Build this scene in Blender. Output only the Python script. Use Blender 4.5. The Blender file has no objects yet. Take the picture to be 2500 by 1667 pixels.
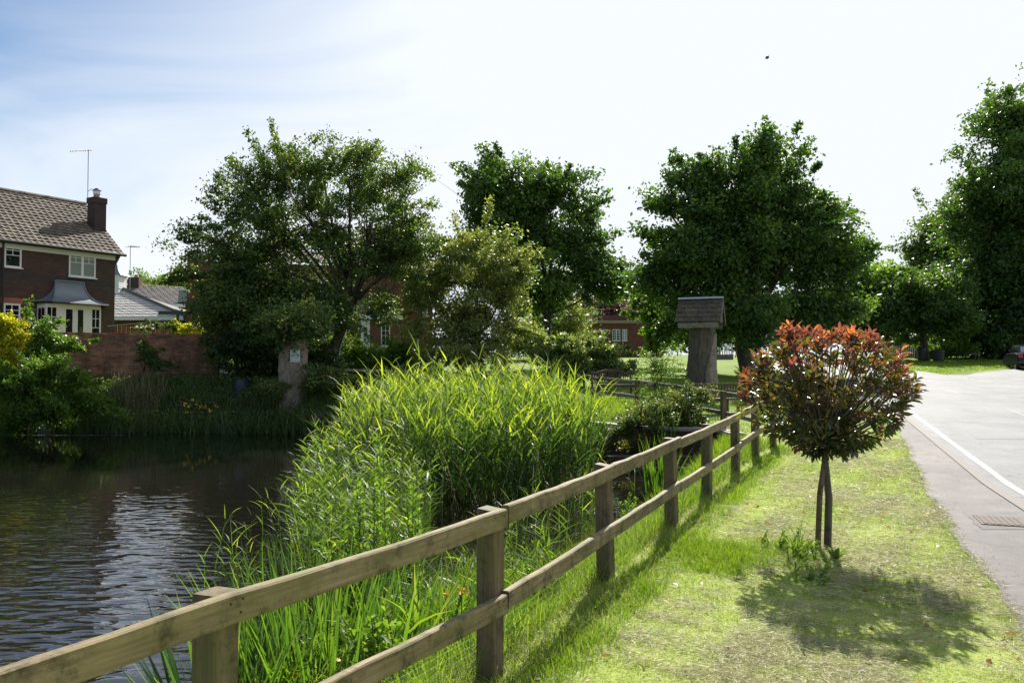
import bpy, math, random
import numpy as np
from mathutils import Vector, Matrix
random.seed(5)
R = math.radians
sc = bpy.context.scene
C = sc.collection

# ------------------------------------------------------------------ camera
FPX, HOR, CX, CY = 1930.0, 885.0, 1250.0, 833.5
EYE = 1.85
PITCH = math.atan((HOR-CY)/FPX)
cam = bpy.data.cameras.new("camera"); camo = bpy.data.objects.new("camera", cam); C.objects.link(camo)
cam.sensor_width = 36; cam.lens = 36*FPX/2500; cam.clip_end = 3000; cam.clip_start = .05
camo.location = (0, 0, EYE); camo.rotation_euler = (R(90)+PITCH, 0, 0)
sc.camera = camo

# ------------------------------------------------------------------ sun and sky
SUN_EL, SUN_AZ = R(39), R(16)          # azimuth measured from +Y towards +X
sdir = Vector((math.sin(SUN_AZ)*math.cos(SUN_EL), math.cos(SUN_AZ)*math.cos(SUN_EL), math.sin(SUN_EL)))
sun = bpy.data.lights.new("sun", 'SUN'); suno = bpy.data.objects.new("sun", sun); C.objects.link(suno)
sun.energy = 5.0; sun.angle = R(.53); sun.color = (1, .95, .86)
suno.rotation_euler = sdir.to_track_quat('Z', 'Y').to_euler()
w = bpy.data.worlds.new("World"); sc.world = w; w.use_nodes = True
nt = w.node_tree; nt.nodes.clear()
def N(nt, t, **k):
    n = nt.nodes.new(t)
    for a, b in k.items(): setattr(n, a, b)
    return n
out = N(nt, 'ShaderNodeOutputWorld'); bg = N(nt, 'ShaderNodeBackground')
sky = N(nt, 'ShaderNodeTexSky', sky_type='NISHITA', sun_disc=False)
sky.sun_elevation = SUN_EL; sky.sun_rotation = SUN_AZ; sky.air_density = 1.0; sky.dust_density = .4; sky.ozone_density = 2.2
tc = N(nt, 'ShaderNodeTexCoord')
# thin cirrus veil, thickest towards the sun and the horizon
mp = N(nt, 'ShaderNodeMapping'); mp.inputs['Scale'].default_value = (1.1, 1.6, 4.2); mp.inputs['Rotation'].default_value = (0, R(-14), R(20))
nz = N(nt, 'ShaderNodeTexNoise'); nz.inputs['Scale'].default_value = 1.3; nz.inputs['Detail'].default_value = 7; nz.inputs['Roughness'].default_value = .5; nz.inputs['Distortion'].default_value = .6
nt.links.new(tc.outputs['Generated'], mp.inputs[0]); nt.links.new(mp.outputs[0], nz.inputs[0])
dt = N(nt, 'ShaderNodeVectorMath', operation='DOT_PRODUCT'); vd = Vector((.72, .62, .12)).normalized(); dt.inputs[1].default_value = vd
nt.links.new(tc.outputs['Generated'], dt.inputs[0])
mr = N(nt, 'ShaderNodeMapRange', interpolation_type='SMOOTHSTEP'); mr.inputs['From Min'].default_value = -.15; mr.inputs['From Max'].default_value = .95; mr.inputs['To Min'].default_value = -.40; mr.inputs['To Max'].default_value = 1.15
nt.links.new(dt.outputs['Value'], mr.inputs['Value'])
mr2 = N(nt, 'ShaderNodeMapRange'); mr2.inputs['From Min'].default_value = .34; mr2.inputs['From Max'].default_value = .66; mr2.inputs['To Min'].default_value = 0; mr2.inputs['To Max'].default_value = .95
nt.links.new(nz.outputs['Fac'], mr2.inputs['Value'])
ad = N(nt, 'ShaderNodeMath', operation='ADD', use_clamp=True)
nt.links.new(mr.outputs[0], ad.inputs[0]); nt.links.new(mr2.outputs[0], ad.inputs[1])
# low white haze towards the horizon
sx = N(nt, 'ShaderNodeSeparateXYZ'); nt.links.new(tc.outputs['Generated'], sx.inputs[0])
hz = N(nt, 'ShaderNodeMapRange'); hz.inputs['From Min'].default_value = .03; hz.inputs['From Max'].default_value = .26; hz.inputs['To Min'].default_value = .5; hz.inputs['To Max'].default_value = 0
nt.links.new(sx.outputs['Z'], hz.inputs['Value'])
ad2 = N(nt, 'ShaderNodeMath', operation='ADD', use_clamp=True)
nt.links.new(ad.outputs[0], ad2.inputs[0]); nt.links.new(hz.outputs[0], ad2.inputs[1])
# one small cumulus low on the left
cd = Vector(((375-CX)/FPX, 1, (HOR-600)/FPX)).normalized()
df = N(nt, 'ShaderNodeVectorMath', operation='SUBTRACT'); df.inputs[1].default_value = cd
nt.links.new(tc.outputs['Generated'], df.inputs[0])
scl = N(nt, 'ShaderNodeVectorMath', operation='MULTIPLY'); scl.inputs[1].default_value = (1, 1, 2.2); nt.links.new(df.outputs[0], scl.inputs[0])
ln = N(nt, 'ShaderNodeVectorMath', operation='LENGTH'); nt.links.new(scl.outputs[0], ln.inputs[0])
nz2 = N(nt, 'ShaderNodeTexNoise'); nz2.inputs['Scale'].default_value = 22; nz2.inputs['Detail'].default_value = 5
nt.links.new(tc.outputs['Generated'], nz2.inputs[0])
m1 = N(nt, 'ShaderNodeMath', operation='MULTIPLY_ADD'); m1.inputs[1].default_value = .14; nt.links.new(nz2.outputs['Fac'], m1.inputs[0]); nt.links.new(ln.outputs['Value'], m1.inputs[2])
cm = N(nt, 'ShaderNodeMapRange', interpolation_type='SMOOTHSTEP'); cm.inputs['From Min'].default_value = .135; cm.inputs['From Max'].default_value = .16; cm.inputs['To Min'].default_value = .85; cm.inputs['To Max'].default_value = 0
nt.links.new(m1.outputs[0], cm.inputs['Value'])
ad3 = N(nt, 'ShaderNodeMath', operation='MAXIMUM'); nt.links.new(ad2.outputs[0], ad3.inputs[0]); nt.links.new(cm.outputs[0], ad3.inputs[1])
mx = N(nt, 'ShaderNodeMix', data_type='RGBA'); mx.inputs['B'].default_value = (7.6, 8.0, 8.5, 1)
nt.links.new(ad3.outputs[0], mx.inputs['Factor']); nt.links.new(sky.outputs[0], mx.inputs['A'])
nt.links.new(mx.outputs['Result'], bg.inputs['Color']); bg.inputs['Strength'].default_value = .058
nt.links.new(bg.outputs[0], out.inputs[0])
sc.view_settings.view_transform = 'Standard'; sc.view_settings.look = 'None'; sc.view_settings.gamma = 1
sc.view_settings.exposure = 1.1
sc.cycles.max_bounces = 8; sc.cycles.transparent_max_bounces = 8; sc.cycles.caustics_reflective = False; sc.cycles.caustics_refractive = False
sc.cycles.sample_clamp_indirect = 6

# ------------------------------------------------------------------ picture <-> place
cp, sp = math.cos(PITCH), math.sin(PITCH)
def ray(px, py):
    a, b = (px-CX)/FPX, -(py-CY)/FPX
    return Vector((a, cp-b*sp, sp+b*cp))
def at(px, py, Y):
    d = ray(px, py); return Vector((d.x*Y/d.y, Y, EYE+d.z*Y/d.y))

# ------------------------------------------------------------------ terrain
WATER = -.45
POND = np.array([(-14, -3), (-3.4, 1.0), (-2.0, 3.4), (-1.05, 5.1), (-.15, 7.1), (.85, 9.4), (1.8, 11.6), (2.7, 14.2), (3.7, 16.6), (4.6, 18.9),
                 (2.4, 19.3), (1.0, 21.5), (-2.5, 24.2), (-6, 25.4), (-10, 26.0), (-16, 25.8), (-22, 25.5), (-30, 24), (-34, 8)], float)
GY = [-60, 12, 20, 26, 32, 40, 50, 60, 80, 120, 300, 900]
GZ = [0, 0, .33, .62, .9, 1.27, 1.7, 2.1, 2.6, 3.0, 4.0, 5.0]
def sstep(a, b, x):
    t = np.clip((x-a)/(b-a), 0, 1); return t*t*(3-2*t)
def poly_sd(px, py, P):
    """signed distance to polygon, negative inside"""
    px = np.asarray(px, float); py = np.asarray(py, float)
    d = np.full(px.shape, 1e9); ins = np.zeros(px.shape, bool); n = len(P)
    for i in range(n):
        x0, y0 = P[i]; x1, y1 = P[(i+1) % n]; ex, ey = x1-x0, y1-y0
        t = np.clip(((px-x0)*ex+(py-y0)*ey)/(ex*ex+ey*ey), 0, 1)
        d = np.minimum(d, np.hypot(px-x0-t*ex, py-y0-t*ey))
        c = ((y0 > py) != (y1 > py)) & (px < ex*(py-y0)/(ey if abs(ey) > 1e-9 else 1e-9)+x0)
        ins ^= c
    return np.where(ins, -d, d)
def Hbase(x, y):
    g = np.interp(y, GY, GZ)
    g = g + .38*sstep(-1.5, -7, x)*sstep(21, 26.5, y) + .45*sstep(-8, -11, x)*sstep(31.0, 31.8, y)
    return g
def H(x, y):
    x = np.asarray(x, float); y = np.asarray(y, float)
    g = Hbase(x, y) + .02*np.sin(x*1.9+.3)*np.sin(y*1.3)*sstep(1.1, .3, x-y*.38)
    sd = poly_sd(x, y, POND)
    wob = .12*np.sin(x*2.3+y*1.7)+.08*np.sin(x*5.1-y*4.3)
    s = sd+wob
    far = sstep(18, 22, y)
    wid = .95+1.0*far
    t = sstep(-.45, 1, s/wid)
    return g*t+(WATER-.6)*(1-t)
def hz1(x, y): return float(H(np.array([x]), np.array([y]))[0])
def gp(px, py):
    """ground point under a pixel"""
    d = ray(px, py); lo = 1.5
    Ys = np.linspace(1.5, 130, 1800); X = d.x*Ys/d.y; Z = EYE+d.z*Ys/d.y
    k = np.argmax(Hbase(X, Ys) > Z)
    return (X[k], Ys[k])

# ------------------------------------------------------------------ mesh helpers
def link(me, name, mat, parent=None, smooth=False):
    o = bpy.data.objects.new(name, me); C.objects.link(o)
    if mat: me.materials.append(mat)
    if smooth: me.polygons.foreach_set('use_smooth', [True]*len(me.polygons))
    if parent: o.parent = parent
    return o
def npmesh(name, V, F, mat, parent=None, v=None, smooth=False, sub=True):
    """V (n,3), F (m,k) arrays in world space; made local to the parent"""
    V = np.asarray(V, np.float32)
    if parent is not None and sub: V = to_local(V, parent)
    F = np.asarray(F, np.int32); me = bpy.data.meshes.new(name)
    me.vertices.add(len(V)); me.vertices.foreach_set('co', V.ravel())
    m, k = F.shape
    me.loops.add(m*k); me.loops.foreach_set('vertex_index', F.ravel())
    me.polygons.add(m); me.polygons.foreach_set('loop_start', np.arange(0, m*k, k, dtype=np.int32))
    if v is not None:
        a = me.attributes.new('v', 'FLOAT', 'POINT'); a.data.foreach_set('value', np.asarray(v, np.float32))
    me.update(calc_edges=True)
    return link(me, name, mat, parent, smooth)
def to_local(V, p):
    V = np.asarray(V, float)-np.array(p.location); a = -p.rotation_euler.z
    if abs(a) > 1e-9:
        c, s = math.cos(a), math.sin(a); V = np.stack([V[:, 0]*c-V[:, 1]*s, V[:, 0]*s+V[:, 1]*c, V[:, 2]], 1)
    return V
class MB:
    def __init__(s): s.v = []; s.f = []
    def add(s, vs, fs):
        b = len(s.v); s.v += [tuple(p) for p in vs]; s.f += [tuple(i+b for i in f) for f in fs]; return s
    def box(s, x0, x1, y0, y1, z0, z1):
        return s.add([(x0,y0,z0),(x1,y0,z0),(x1,y1,z0),(x0,y1,z0),(x0,y0,z1),(x1,y0,z1),(x1,y1,z1),(x0,y1,z1)],
                     [(0,3,2,1),(4,5,6,7),(0,1,5,4),(1,2,6,5),(2,3,7,6),(3,0,4,7)])
    def cbox(s, x0, x1, y0, y1, z0, z1, c):
        """box with chamfered edges along its longest axis"""
        dims = [x1-x0, y1-y0, z1-z0]; k = dims.index(max(dims)); o = [i for i in range(3) if i != k]
        lo, hi = (x0, y0, z0), (x1, y1, z1); a, b = o
        ring = [(lo[a]+c, lo[b]), (hi[a]-c, lo[b]), (hi[a], lo[b]+c), (hi[a], hi[b]-c), (hi[a]-c, hi[b]), (lo[a]+c, hi[b]), (lo[a], hi[b]-c), (lo[a], lo[b]+c)]
        vs = []
        for e in (lo[k], hi[k]):
            for p, q in ring:
                t = [0, 0, 0]; t[k] = e; t[a] = p; t[b] = q; vs.append(tuple(t))
        fs = [(i, (i+1) % 8, 8+(i+1) % 8, 8+i) for i in range(8)]+[tuple(range(7, -1, -1)), tuple(range(8, 16))]
        return s.add(vs, fs)
    def beam(s, p0, p1, w_, h, c=.006, seg=1, jit=0, up=Vector((0, 0, 1))):
        p0, p1 = Vector(p0), Vector(p1); d = (p1-p0).normalized(); sd = d.cross(up).normalized(); u = sd.cross(d)
        ring = [(-w_/2+c, -h/2), (w_/2-c, -h/2), (w_/2, -h/2+c), (w_/2, h/2-c), (w_/2-c, h/2), (-w_/2+c, h/2), (-w_/2, h/2-c), (-w_/2, -h/2+c)]
        vs = []
        for k in range(seg+1):
            q = p0.lerp(p1, k/seg)+u*random.uniform(-jit, jit)
            for a, b in ring: vs.append(q+sd*a+u*(b+random.uniform(-jit, jit)*.3))
        fs = []
        for k in range(seg):
            for i in range(8): fs.append((k*8+i, k*8+(i+1) % 8, k*8+8+(i+1) % 8, k*8+8+i))
        fs += [tuple(range(7, -1, -1)), tuple(seg*8+i for i in range(8))]
        return s.add(vs, fs)
    def tube(s, pts, rad, n=6, cap=True, jit=0):
        vs, fs = [], []; pts = [Vector(p) for p in pts]
        if not hasattr(rad, '__len__'): rad = [rad]*len(pts)
        ref = Vector((.31, .17, .93))
        for k, p in enumerate(pts):
            d = (pts[min(k+1, len(pts)-1)]-pts[max(k-1, 0)]).normalized()
            a = d.cross(ref)
            if a.length < .05: a = d.cross(Vector((1, 0, 0)))
            a.normalize(); b = d.cross(a)
            for i in range(n):
                t = 2*math.pi*i/n; r = rad[k]*(1+random.uniform(-jit, jit)); vs.append(p+a*math.cos(t)*r+b*math.sin(t)*r)
        for k in range(len(pts)-1):
            for i in range(n): fs.append((k*n+i, k*n+(i+1) % n, (k+1)*n+(i+1) % n, (k+1)*n+i))
        if cap: fs += [tuple(range(n-1, -1, -1)), tuple((len(pts)-1)*n+i for i in range(n))]
        return s.add(vs, fs)
    def prism(s, ring0, ring1):
        n = len(ring0)
        return s.add(list(ring0)+list(ring1), [(i, (i+1) % n, n+(i+1) % n, n+i) for i in range(n)]+[tuple(range(n-1, -1, -1)), tuple(range(n, 2*n))])
    def build(s, name, mat, parent=None, smooth=False, world=False):
        me = bpy.data.meshes.new(name); V = np.array(s.v, float)
        if world and parent is not None: V = to_local(V, parent)
        me.from_pydata([tuple(p) for p in V], [], s.f); me.update()
        bm_fix(me)
        return link(me, name, mat, parent, smooth)
def bm_fix(me):
    import bmesh
    bm = bmesh.new(); bm.from_mesh(me); bmesh.ops.recalc_face_normals(bm, faces=bm.faces); bm.to_mesh(me); bm.free()
def thing(name, label, cat, loc=(0, 0, 0), rz=0, group=None):
    o = bpy.data.objects.new(name, None); C.objects.link(o); o.location = loc; o.rotation_euler = (0, 0, rz)
    o['label'] = label; o['category'] = cat
    if group: o['group'] = group
    return o
def tag(o, label, cat, group=None, kind=None):
    o['label'] = label; o['category'] = cat
    if group: o['group'] = group
    if kind: o['kind'] = kind
    return o
def struct(o, label):
    o['kind'] = 'structure'; o['label'] = label; o['category'] = o.name.split('.')[0].replace('_', ' '); return o

# ------------------------------------------------------------------ materials
def mat(name):
    m = bpy.data.materials.new(name); m.use_nodes = True; n = m.node_tree
    b = n.nodes['Principled BSDF']; return m, n, b
def simple(name, col, rough=.6, metal=0, noise=0, nscale=20, spec=.5, bump=0):
    m, n, b = mat(name); b.inputs['Roughness'].default_value = rough; b.inputs['Metallic'].default_value = metal
    b.inputs['Specular IOR Level'].default_value = spec
    t = N(n, 'ShaderNodeTexCoord'); z = N(n, 'ShaderNodeTexNoise'); z.inputs['Scale'].default_value = nscale; z.inputs['Detail'].default_value = 5
    n.links.new(t.outputs['Object'], z.inputs[0])
    x = N(n, 'ShaderNodeMix', data_type='RGBA'); k = noise or .12
    x.inputs['A'].default_value = (*[c*(1-k) for c in col], 1); x.inputs['B'].default_value = (*[min(1, c*(1+k)) for c in col], 1)
    n.links.new(z.outputs['Fac'], x.inputs['Factor']); n.links.new(x.outputs['Result'], b.inputs['Base Color'])
    if bump:
        bp = N(n, 'ShaderNodeBump'); bp.inputs['Strength'].default_value = bump; bp.inputs['Distance'].default_value = .01
        n.links.new(z.outputs['Fac'], bp.inputs['Height']); n.links.new(bp.outputs[0], b.inputs['Normal'])
    return m
def ramp(n, stops, fac, interp='LINEAR'):
    r = N(n, 'ShaderNodeValToRGB'); e = r.color_ramp.elements; r.color_ramp.interpolation = interp
    e[0].position, e[0].color = stops[0][0], (*stops[0][1], 1); e[1].position, e[1].color = stops[-1][0], (*stops[-1][1], 1)
    for p, c in stops[1:-1]:
        q = e.new(p); q.color = (*c, 1)
    n.links.new(fac, r.inputs[0]); return r
def leafmat(name, stops, tstops=None, trans=.42, rough=.45, spec=.4):
    """leaf: gloss + diffuse on top, light let through"""
    m, n, b = mat(name); a = N(n, 'ShaderNodeAttribute', attribute_name='v')
    r = ramp(n, stops, a.outputs['Fac']); n.links.new(r.outputs[0], b.inputs['Base Color'])
    b.inputs['Roughness'].default_value = rough; b.inputs['Specular IOR Level'].default_value = spec
    tr = N(n, 'ShaderNodeBsdfTranslucent')
    if tstops is None: tstops = [(p, (c[0]*1.7, c[1]*1.75, c[2]*.6)) for p, c in stops]
    r2 = ramp(n, tstops, a.outputs['Fac']); n.links.new(r2.outputs[0], tr.inputs[0])
    x = N(n, 'ShaderNodeMixShader'); x.inputs[0].default_value = trans
    n.links.new(b.outputs[0], x.inputs[1]); n.links.new(tr.outputs[0], x.inputs[2])
    n.links.new(x.outputs[0], n.nodes['Material Output'].inputs[0]); return m
def brickmat(name, c1, c2, mortar, bumpd=.01, weather=.3, sc_=1.0):
    m, n, b = mat(name); t = N(n, 'ShaderNodeTexCoord'); s = N(n, 'ShaderNodeSeparateXYZ'); n.links.new(t.outputs['Object'], s.inputs[0])
    ad = N(n, 'ShaderNodeMath', operation='ADD'); n.links.new(s.outputs[0], ad.inputs[0]); n.links.new(s.outputs[1], ad.inputs[1])
    cb = N(n, 'ShaderNodeCombineXYZ'); n.links.new(ad.outputs[0], cb.inputs[0]); n.links.new(s.outputs[2], cb.inputs[1])
    br = N(n, 'ShaderNodeTexBrick'); br.inputs['Scale'].default_value = 1; br.inputs['Brick Width'].default_value = .225*sc_; br.inputs['Row Height'].default_value = .075*sc_
    br.inputs['Mortar Size'].default_value = .006; br.inputs['Color1'].default_value = (*c1, 1); br.inputs['Color2'].default_value = (*c2, 1); br.inputs['Mortar'].default_value = (*mortar, 1)
    n.links.new(cb.outputs[0], br.inputs['Vector'])
    z = N(n, 'ShaderNodeTexNoise'); z.inputs['Scale'].default_value = 1.7; z.inputs['Detail'].default_value = 8; z.inputs['Roughness'].default_value = .65; n.links.new(t.outputs['Object'], z.inputs[0])
    mr = N(n, 'ShaderNodeMapRange'); mr.inputs['From Min'].default_value = .3; mr.inputs['From Max'].default_value = .7; mr.inputs['To Min'].default_value = 1-weather; mr.inputs['To Max'].default_value = 1+weather*.6
    n.links.new(z.outputs['Fac'], mr.inputs['Value'])
    x = N(n, 'ShaderNodeVectorMath', operation='SCALE'); n.links.new(br.outputs['Color'], x.inputs[0]); n.links.new(mr.outputs[0], x.inputs['Scale'])
    n.links.new(x.outputs[0], b.inputs['Base Color']); b.inputs['Roughness'].default_value = .85
    bp = N(n, 'ShaderNodeBump'); bp.inputs['Distance'].default_value = bumpd; bp.inputs['Strength'].default_value = .7; bp.invert = True
    n.links.new(br.outputs['Fac'], bp.inputs['Height']); n.links.new(bp.outputs[0], b.inputs['Normal'])
    return m
def woodmat(name, c0, c1, green=(.10, .11, .03), gfac=.4, rot=0, vertical=False, gr=1.0):
    m, n, b = mat(name); t = N(n, 'ShaderNodeTexCoord')
    m0 = N(n, 'ShaderNodeMapping'); m0.inputs['Rotation'].default_value = (0, 0, rot)
    mpn = N(n, 'ShaderNodeMapping'); mpn.inputs['Scale'].default_value = (40*gr, 40*gr, 2.2) if vertical else (1.6, 45*gr, 45*gr)
    n.links.new(t.outputs['Object'], m0.inputs[0]); n.links.new(m0.outputs[0], mpn.inputs[0])
    z = N(n, 'ShaderNodeTexNoise'); z.inputs['Scale'].default_value = 1; z.inputs['Detail'].default_value = 6; z.inputs['Roughness'].default_value = .6
    n.links.new(mpn.outputs[0], z.inputs[0])
    r = ramp(n, [(.25, c0), (.5, tuple((a+b_)/2 for a, b_ in zip(c0, c1))), (.75, c1)], z.outputs['Fac'])
    z2 = N(n, 'ShaderNodeTexNoise'); z2.inputs['Scale'].default_value = 3.1; z2.inputs['Detail'].default_value = 7; z2.inputs['Roughness'].default_value = .7; n.links.new(t.outputs['Object'], z2.inputs[0])
    mr = N(n, 'ShaderNodeMapRange'); mr.inputs['From Min'].default_value = .42; mr.inputs['From Max'].default_value = .68; mr.inputs['To Max'].default_value = gfac; n.links.new(z2.outputs['Fac'], mr.inputs['Value'])
    x = N(n, 'ShaderNodeMix', data_type='RGBA'); x.inputs['B'].default_value = (*green, 1); n.links.new(mr.outputs[0], x.inputs['Factor']); n.links.new(r.outputs[0], x.inputs['A'])
    # dark stains
    z3 = N(n, 'ShaderNodeTexNoise'); z3.inputs['Scale'].default_value = 7; z3.inputs['Detail'].default_value = 9; z3.inputs['Roughness'].default_value = .75; n.links.new(t.outputs['Object'], z3.inputs[0])
    m3 = N(n, 'ShaderNodeMapRange'); m3.inputs['From Min'].default_value = .35; m3.inputs['From Max'].default_value = .5; m3.inputs['To Min'].default_value = .3; m3.inputs['To Max'].default_value = 1; n.links.new(z3.outputs['Fac'], m3.inputs['Value'])
    x2 = N(n, 'ShaderNodeVectorMath', operation='SCALE'); n.links.new(x.outputs['Result'], x2.inputs[0]); n.links.new(m3.outputs[0], x2.inputs['Scale'])
    n.links.new(x2.outputs[0], b.inputs['Base Color']); b.inputs['Roughness'].default_value = .8
    bp = N(n, 'ShaderNodeBump'); bp.inputs['Distance'].default_value = .006; bp.inputs['Strength'].default_value = .6
    n.links.new(z.outputs['Fac'], bp.inputs['Height']); n.links.new(bp.outputs[0], b.inputs['Normal'])
    return m

FENROT = -math.atan2(1.69, .97)
M = {}
M['rail'] = woodmat('weathered_rail_wood', (.10, .074, .038), (.33, .25, .135), (.10, .10, .025), .85, FENROT)
M['post'] = woodmat('weathered_post_wood', (.07, .048, .028), (.20, .14, .085), (.09, .10, .02), .8, 0, True)
M['greywood'] = woodmat('grey_wood', (.12, .10, .09), (.26, .23, .20), (.13, .13, .05), .3, 0, False)
M['stump'] = woodmat('stump_bark', (.035, .027, .022), (.14, .11, .09), (.08, .08, .035), .3, 0, True, .35)
M['pale_stump'] = woodmat('bare_stump_wood', (.17, .13, .10), (.34, .28, .22), (.12, .12, .05), .25, 0, True, .35)
M['bark'] = woodmat('bark', (.025, .02, .014), (.09, .075, .055), (.05, .055, .02), .5, 0, True, .4)
M['teak'] = woodmat('stained_bench_wood', (.05, .028, .022), (.13, .08, .065), (.1, .09, .06), .1, 0)
M['shingle'] = woodmat('shingle_wood', (.03, .024, .022), (.10, .08, .07), (.17, .14, .04), .5, 0, True, .5)
M['white'] = simple('white_upvc', (.72, .73, .74), .35, noise=.04)
M['lead'] = simple('lead_roofing', (.16, .19, .22), .42, .15, .2, 3)
M['black'] = simple('black_plastic', (.012, .012, .014), .4)
M['brick_house'] = brickmat('house_brick', (.085, .04, .032), (.055, .027, .024), (.085, .07, .062))
M['brick_red'] = brickmat('red_brick', (.20, .06, .042), (.14, .045, .035), (.17, .13, .11))
M['brick_wall'] = brickmat('garden_wall_brick', (.42, .17, .085), (.17, .075, .05), (.27, .21, .15), weather=.75)
M['brick_dark'] = brickmat('wet_brick', (.10, .06, .045), (.06, .04, .03), (.07, .06, .05), weather=.6)
M['metal'] = simple('aerial_metal', (.25, .25, .26), .4, .8)
M['concrete'] = simple('concrete_coping', (.30, .26, .22), .85, 0, .3, 9, bump=.4)
M['clay'] = simple('clay_pot', (.35, .22, .14), .8)

def tilemat(name, a, b_, c):
    m, n, b = mat(name); t = N(n, 'ShaderNodeTexCoord'); z = N(n, 'ShaderNodeTexNoise'); z.inputs['Scale'].default_value = 2.3; z.inputs['Detail'].default_value = 9; z.inputs['Roughness'].default_value = .75
    n.links.new(t.outputs['Object'], z.inputs[0]); r = ramp(n, [(.3, a), (.52, b_), (.7, c)], z.outputs['Fac'])
    n.links.new(r.outputs[0], b.inputs['Base Color']); b.inputs['Roughness'].default_value = .75; return m
M['tile'] = tilemat('concrete_roof_tile', (.055, .043, .034), (.12, .095, .072), (.24, .20, .14))
M['tile_pale'] = tilemat('pale_slate_tile', (.30, .28, .26), (.46, .44, .41), (.56, .54, .51))
M['tile_dark'] = tilemat('dark_roof_tile', (.06, .05, .05), (.11, .10, .095), (.15, .14, .13))
def glassmat():
    m, n, b = mat('window_glass'); b.inputs['Base Color'].default_value = (.012, .014, .016, 1); b.inputs['Roughness'].default_value = .04
    b.inputs['Specular IOR Level'].default_value = .8
    t = N(n, 'ShaderNodeTexCoord'); z = N(n, 'ShaderNodeTexNoise'); z.inputs['Scale'].default_value = 1.5; n.links.new(t.outputs['Object'], z.inputs[0])
    bp = N(n, 'ShaderNodeBump'); bp.inputs['Strength'].default_value = .05; n.links.new(z.outputs['Fac'], bp.inputs['Height']); n.links.new(bp.outputs[0], b.inputs['Normal']); return m
M['glass'] = glassmat()
M['curtain'] = simple('net_curtain', (.22, .25, .23), .9)

# leaves
M['lf_haw'] = leafmat('hawthorn_leaf', [(0, (.035, .078, .022)), (.6, (.085, .135, .032)), (1, (.21, .225, .07))], trans=.38)
M['lf_olive'] = leafmat('olive_leaf', [(0, (.08, .125, .04)), (.6, (.16, .20, .065)), (1, (.32, .32, .13))], trans=.4)
M['lf_maple'] = leafmat('maple_leaf', [(0, (0.039, 0.083, 0.022)), (.6, (0.075, 0.143, 0.030)), (1, (0.128, 0.195, 0.045))], trans=.36)
M['lf_beech'] = leafmat('broad_leaf', [(0, (.032, .072, .020)), (.6, (.068, .135, .030)), (1, (.17, .25, .045))], trans=.40)
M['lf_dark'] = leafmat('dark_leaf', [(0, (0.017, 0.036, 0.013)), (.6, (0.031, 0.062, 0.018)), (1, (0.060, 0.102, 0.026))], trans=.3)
M['lf_light'] = leafmat('light_leaf', [(0, (0.062, 0.125, 0.022)), (.6, (0.112, 0.200, 0.030)), (1, (0.188, 0.263, 0.050))], trans=.45)
M['lf_vari'] = leafmat('pale_edged_leaf', [(0, (0.036, 0.078, 0.017)), (.5, (0.096, 0.156, 0.036)), (1, (0.360, 0.408, 0.168))], trans=.35)
M['lf_gold'] = leafmat('golden_leaf', [(0, (.22, .26, .02)), (.6, (.42, .40, .03)), (1, (.58, .50, .05))], trans=.5)
M['lf_copper'] = leafmat('copper_leaf', [(0, (.05, .025, .035)), (1, (.16, .09, .12))], trans=.3)
M['lf_rose'] = leafmat('rose_leaf', [(0, (.035, .07, .016)), (.6, (.08, .13, .03)), (.85, (.2, .19, .05)), (1, (.34, .13, .08))], trans=.4)
M['lf_phot'] = leafmat('red_shrub_leaf', [(0, (.022, .042, .014)), (.3, (.04, .036, .022)), (.55, (.065, .027, .032)), (.8, (.11, .032, .035)), (1, (.22, .06, .035))],
                       [(0, (.09, .16, .012)), (.3, (.20, .17, .014)), (.55, (.28, .09, .035)), (.8, (.38, .09, .05)), (1, (.85, .30, .06))], trans=.4, rough=.2, spec=.9)
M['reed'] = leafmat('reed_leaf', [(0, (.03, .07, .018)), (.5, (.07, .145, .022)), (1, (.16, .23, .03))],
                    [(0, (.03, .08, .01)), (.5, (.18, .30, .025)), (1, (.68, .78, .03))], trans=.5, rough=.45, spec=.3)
M['iris'] = leafmat('iris_leaf', [(0, (.012, .035, .010)), (.6, (.032, .10, .018)), (1, (.14, .16, .04))],
                    [(0, (.06, .16, .012)), (.6, (.20, .38, .02)), (1, (.42, .46, .05))], trans=.38, rough=.3, spec=.5)
M['grass'] = leafmat('grass_blade', [(0, (0.051, 0.116, 0.020)), (.55, (0.116, 0.217, 0.026)), (.8, (0.189, 0.275, 0.043)), (1, (0.493, 0.435, 0.217))],
                     [(0, (.10, .22, .010)), (.55, (.26, .42, .012)), (.8, (.38, .50, .02)), (1, (.42, .38, .16))], trans=.45, rough=.45, spec=.3)
M['lawnblade'] = leafmat('lawn_blade', [(0, (.08, .16, .03)), (.5, (.26, .39, .07)), (.8, (.46, .53, .16)), (1, (.66, .61, .32))],
                     [(0, (.2, .32, .03)), (.5, (.44, .56, .07)), (.8, (.60, .64, .15)), (1, (.60, .54, .3))], trans=.45, rough=.5, spec=.25)
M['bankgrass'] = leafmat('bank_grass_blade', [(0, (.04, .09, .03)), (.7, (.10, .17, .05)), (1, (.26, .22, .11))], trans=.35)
M['clipping'] = leafmat('lawn_cutting', [(0, (.22, .23, .11)), (.5, (.46, .42, .27)), (1, (.72, .64, .46))], [(0, (.25, .27, .1)), (1, (.6, .52, .34))], trans=.3, rough=.6)
M['clip'] = leafmat('dry_clipping', [(0, (0.115, 0.138, 0.052)), (.5, (0.322, 0.299, 0.161)), (1, (0.575, 0.506, 0.322))], [(0, (.12, .14, .04)), (1, (.40, .34, .2))], trans=.3, rough=.6)
M['yellow'] = simple('yellow_petal', (.75, .48, .015), .5)
M['pale_petal'] = simple('pale_petal', (.55, .53, .66), .6)
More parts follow.
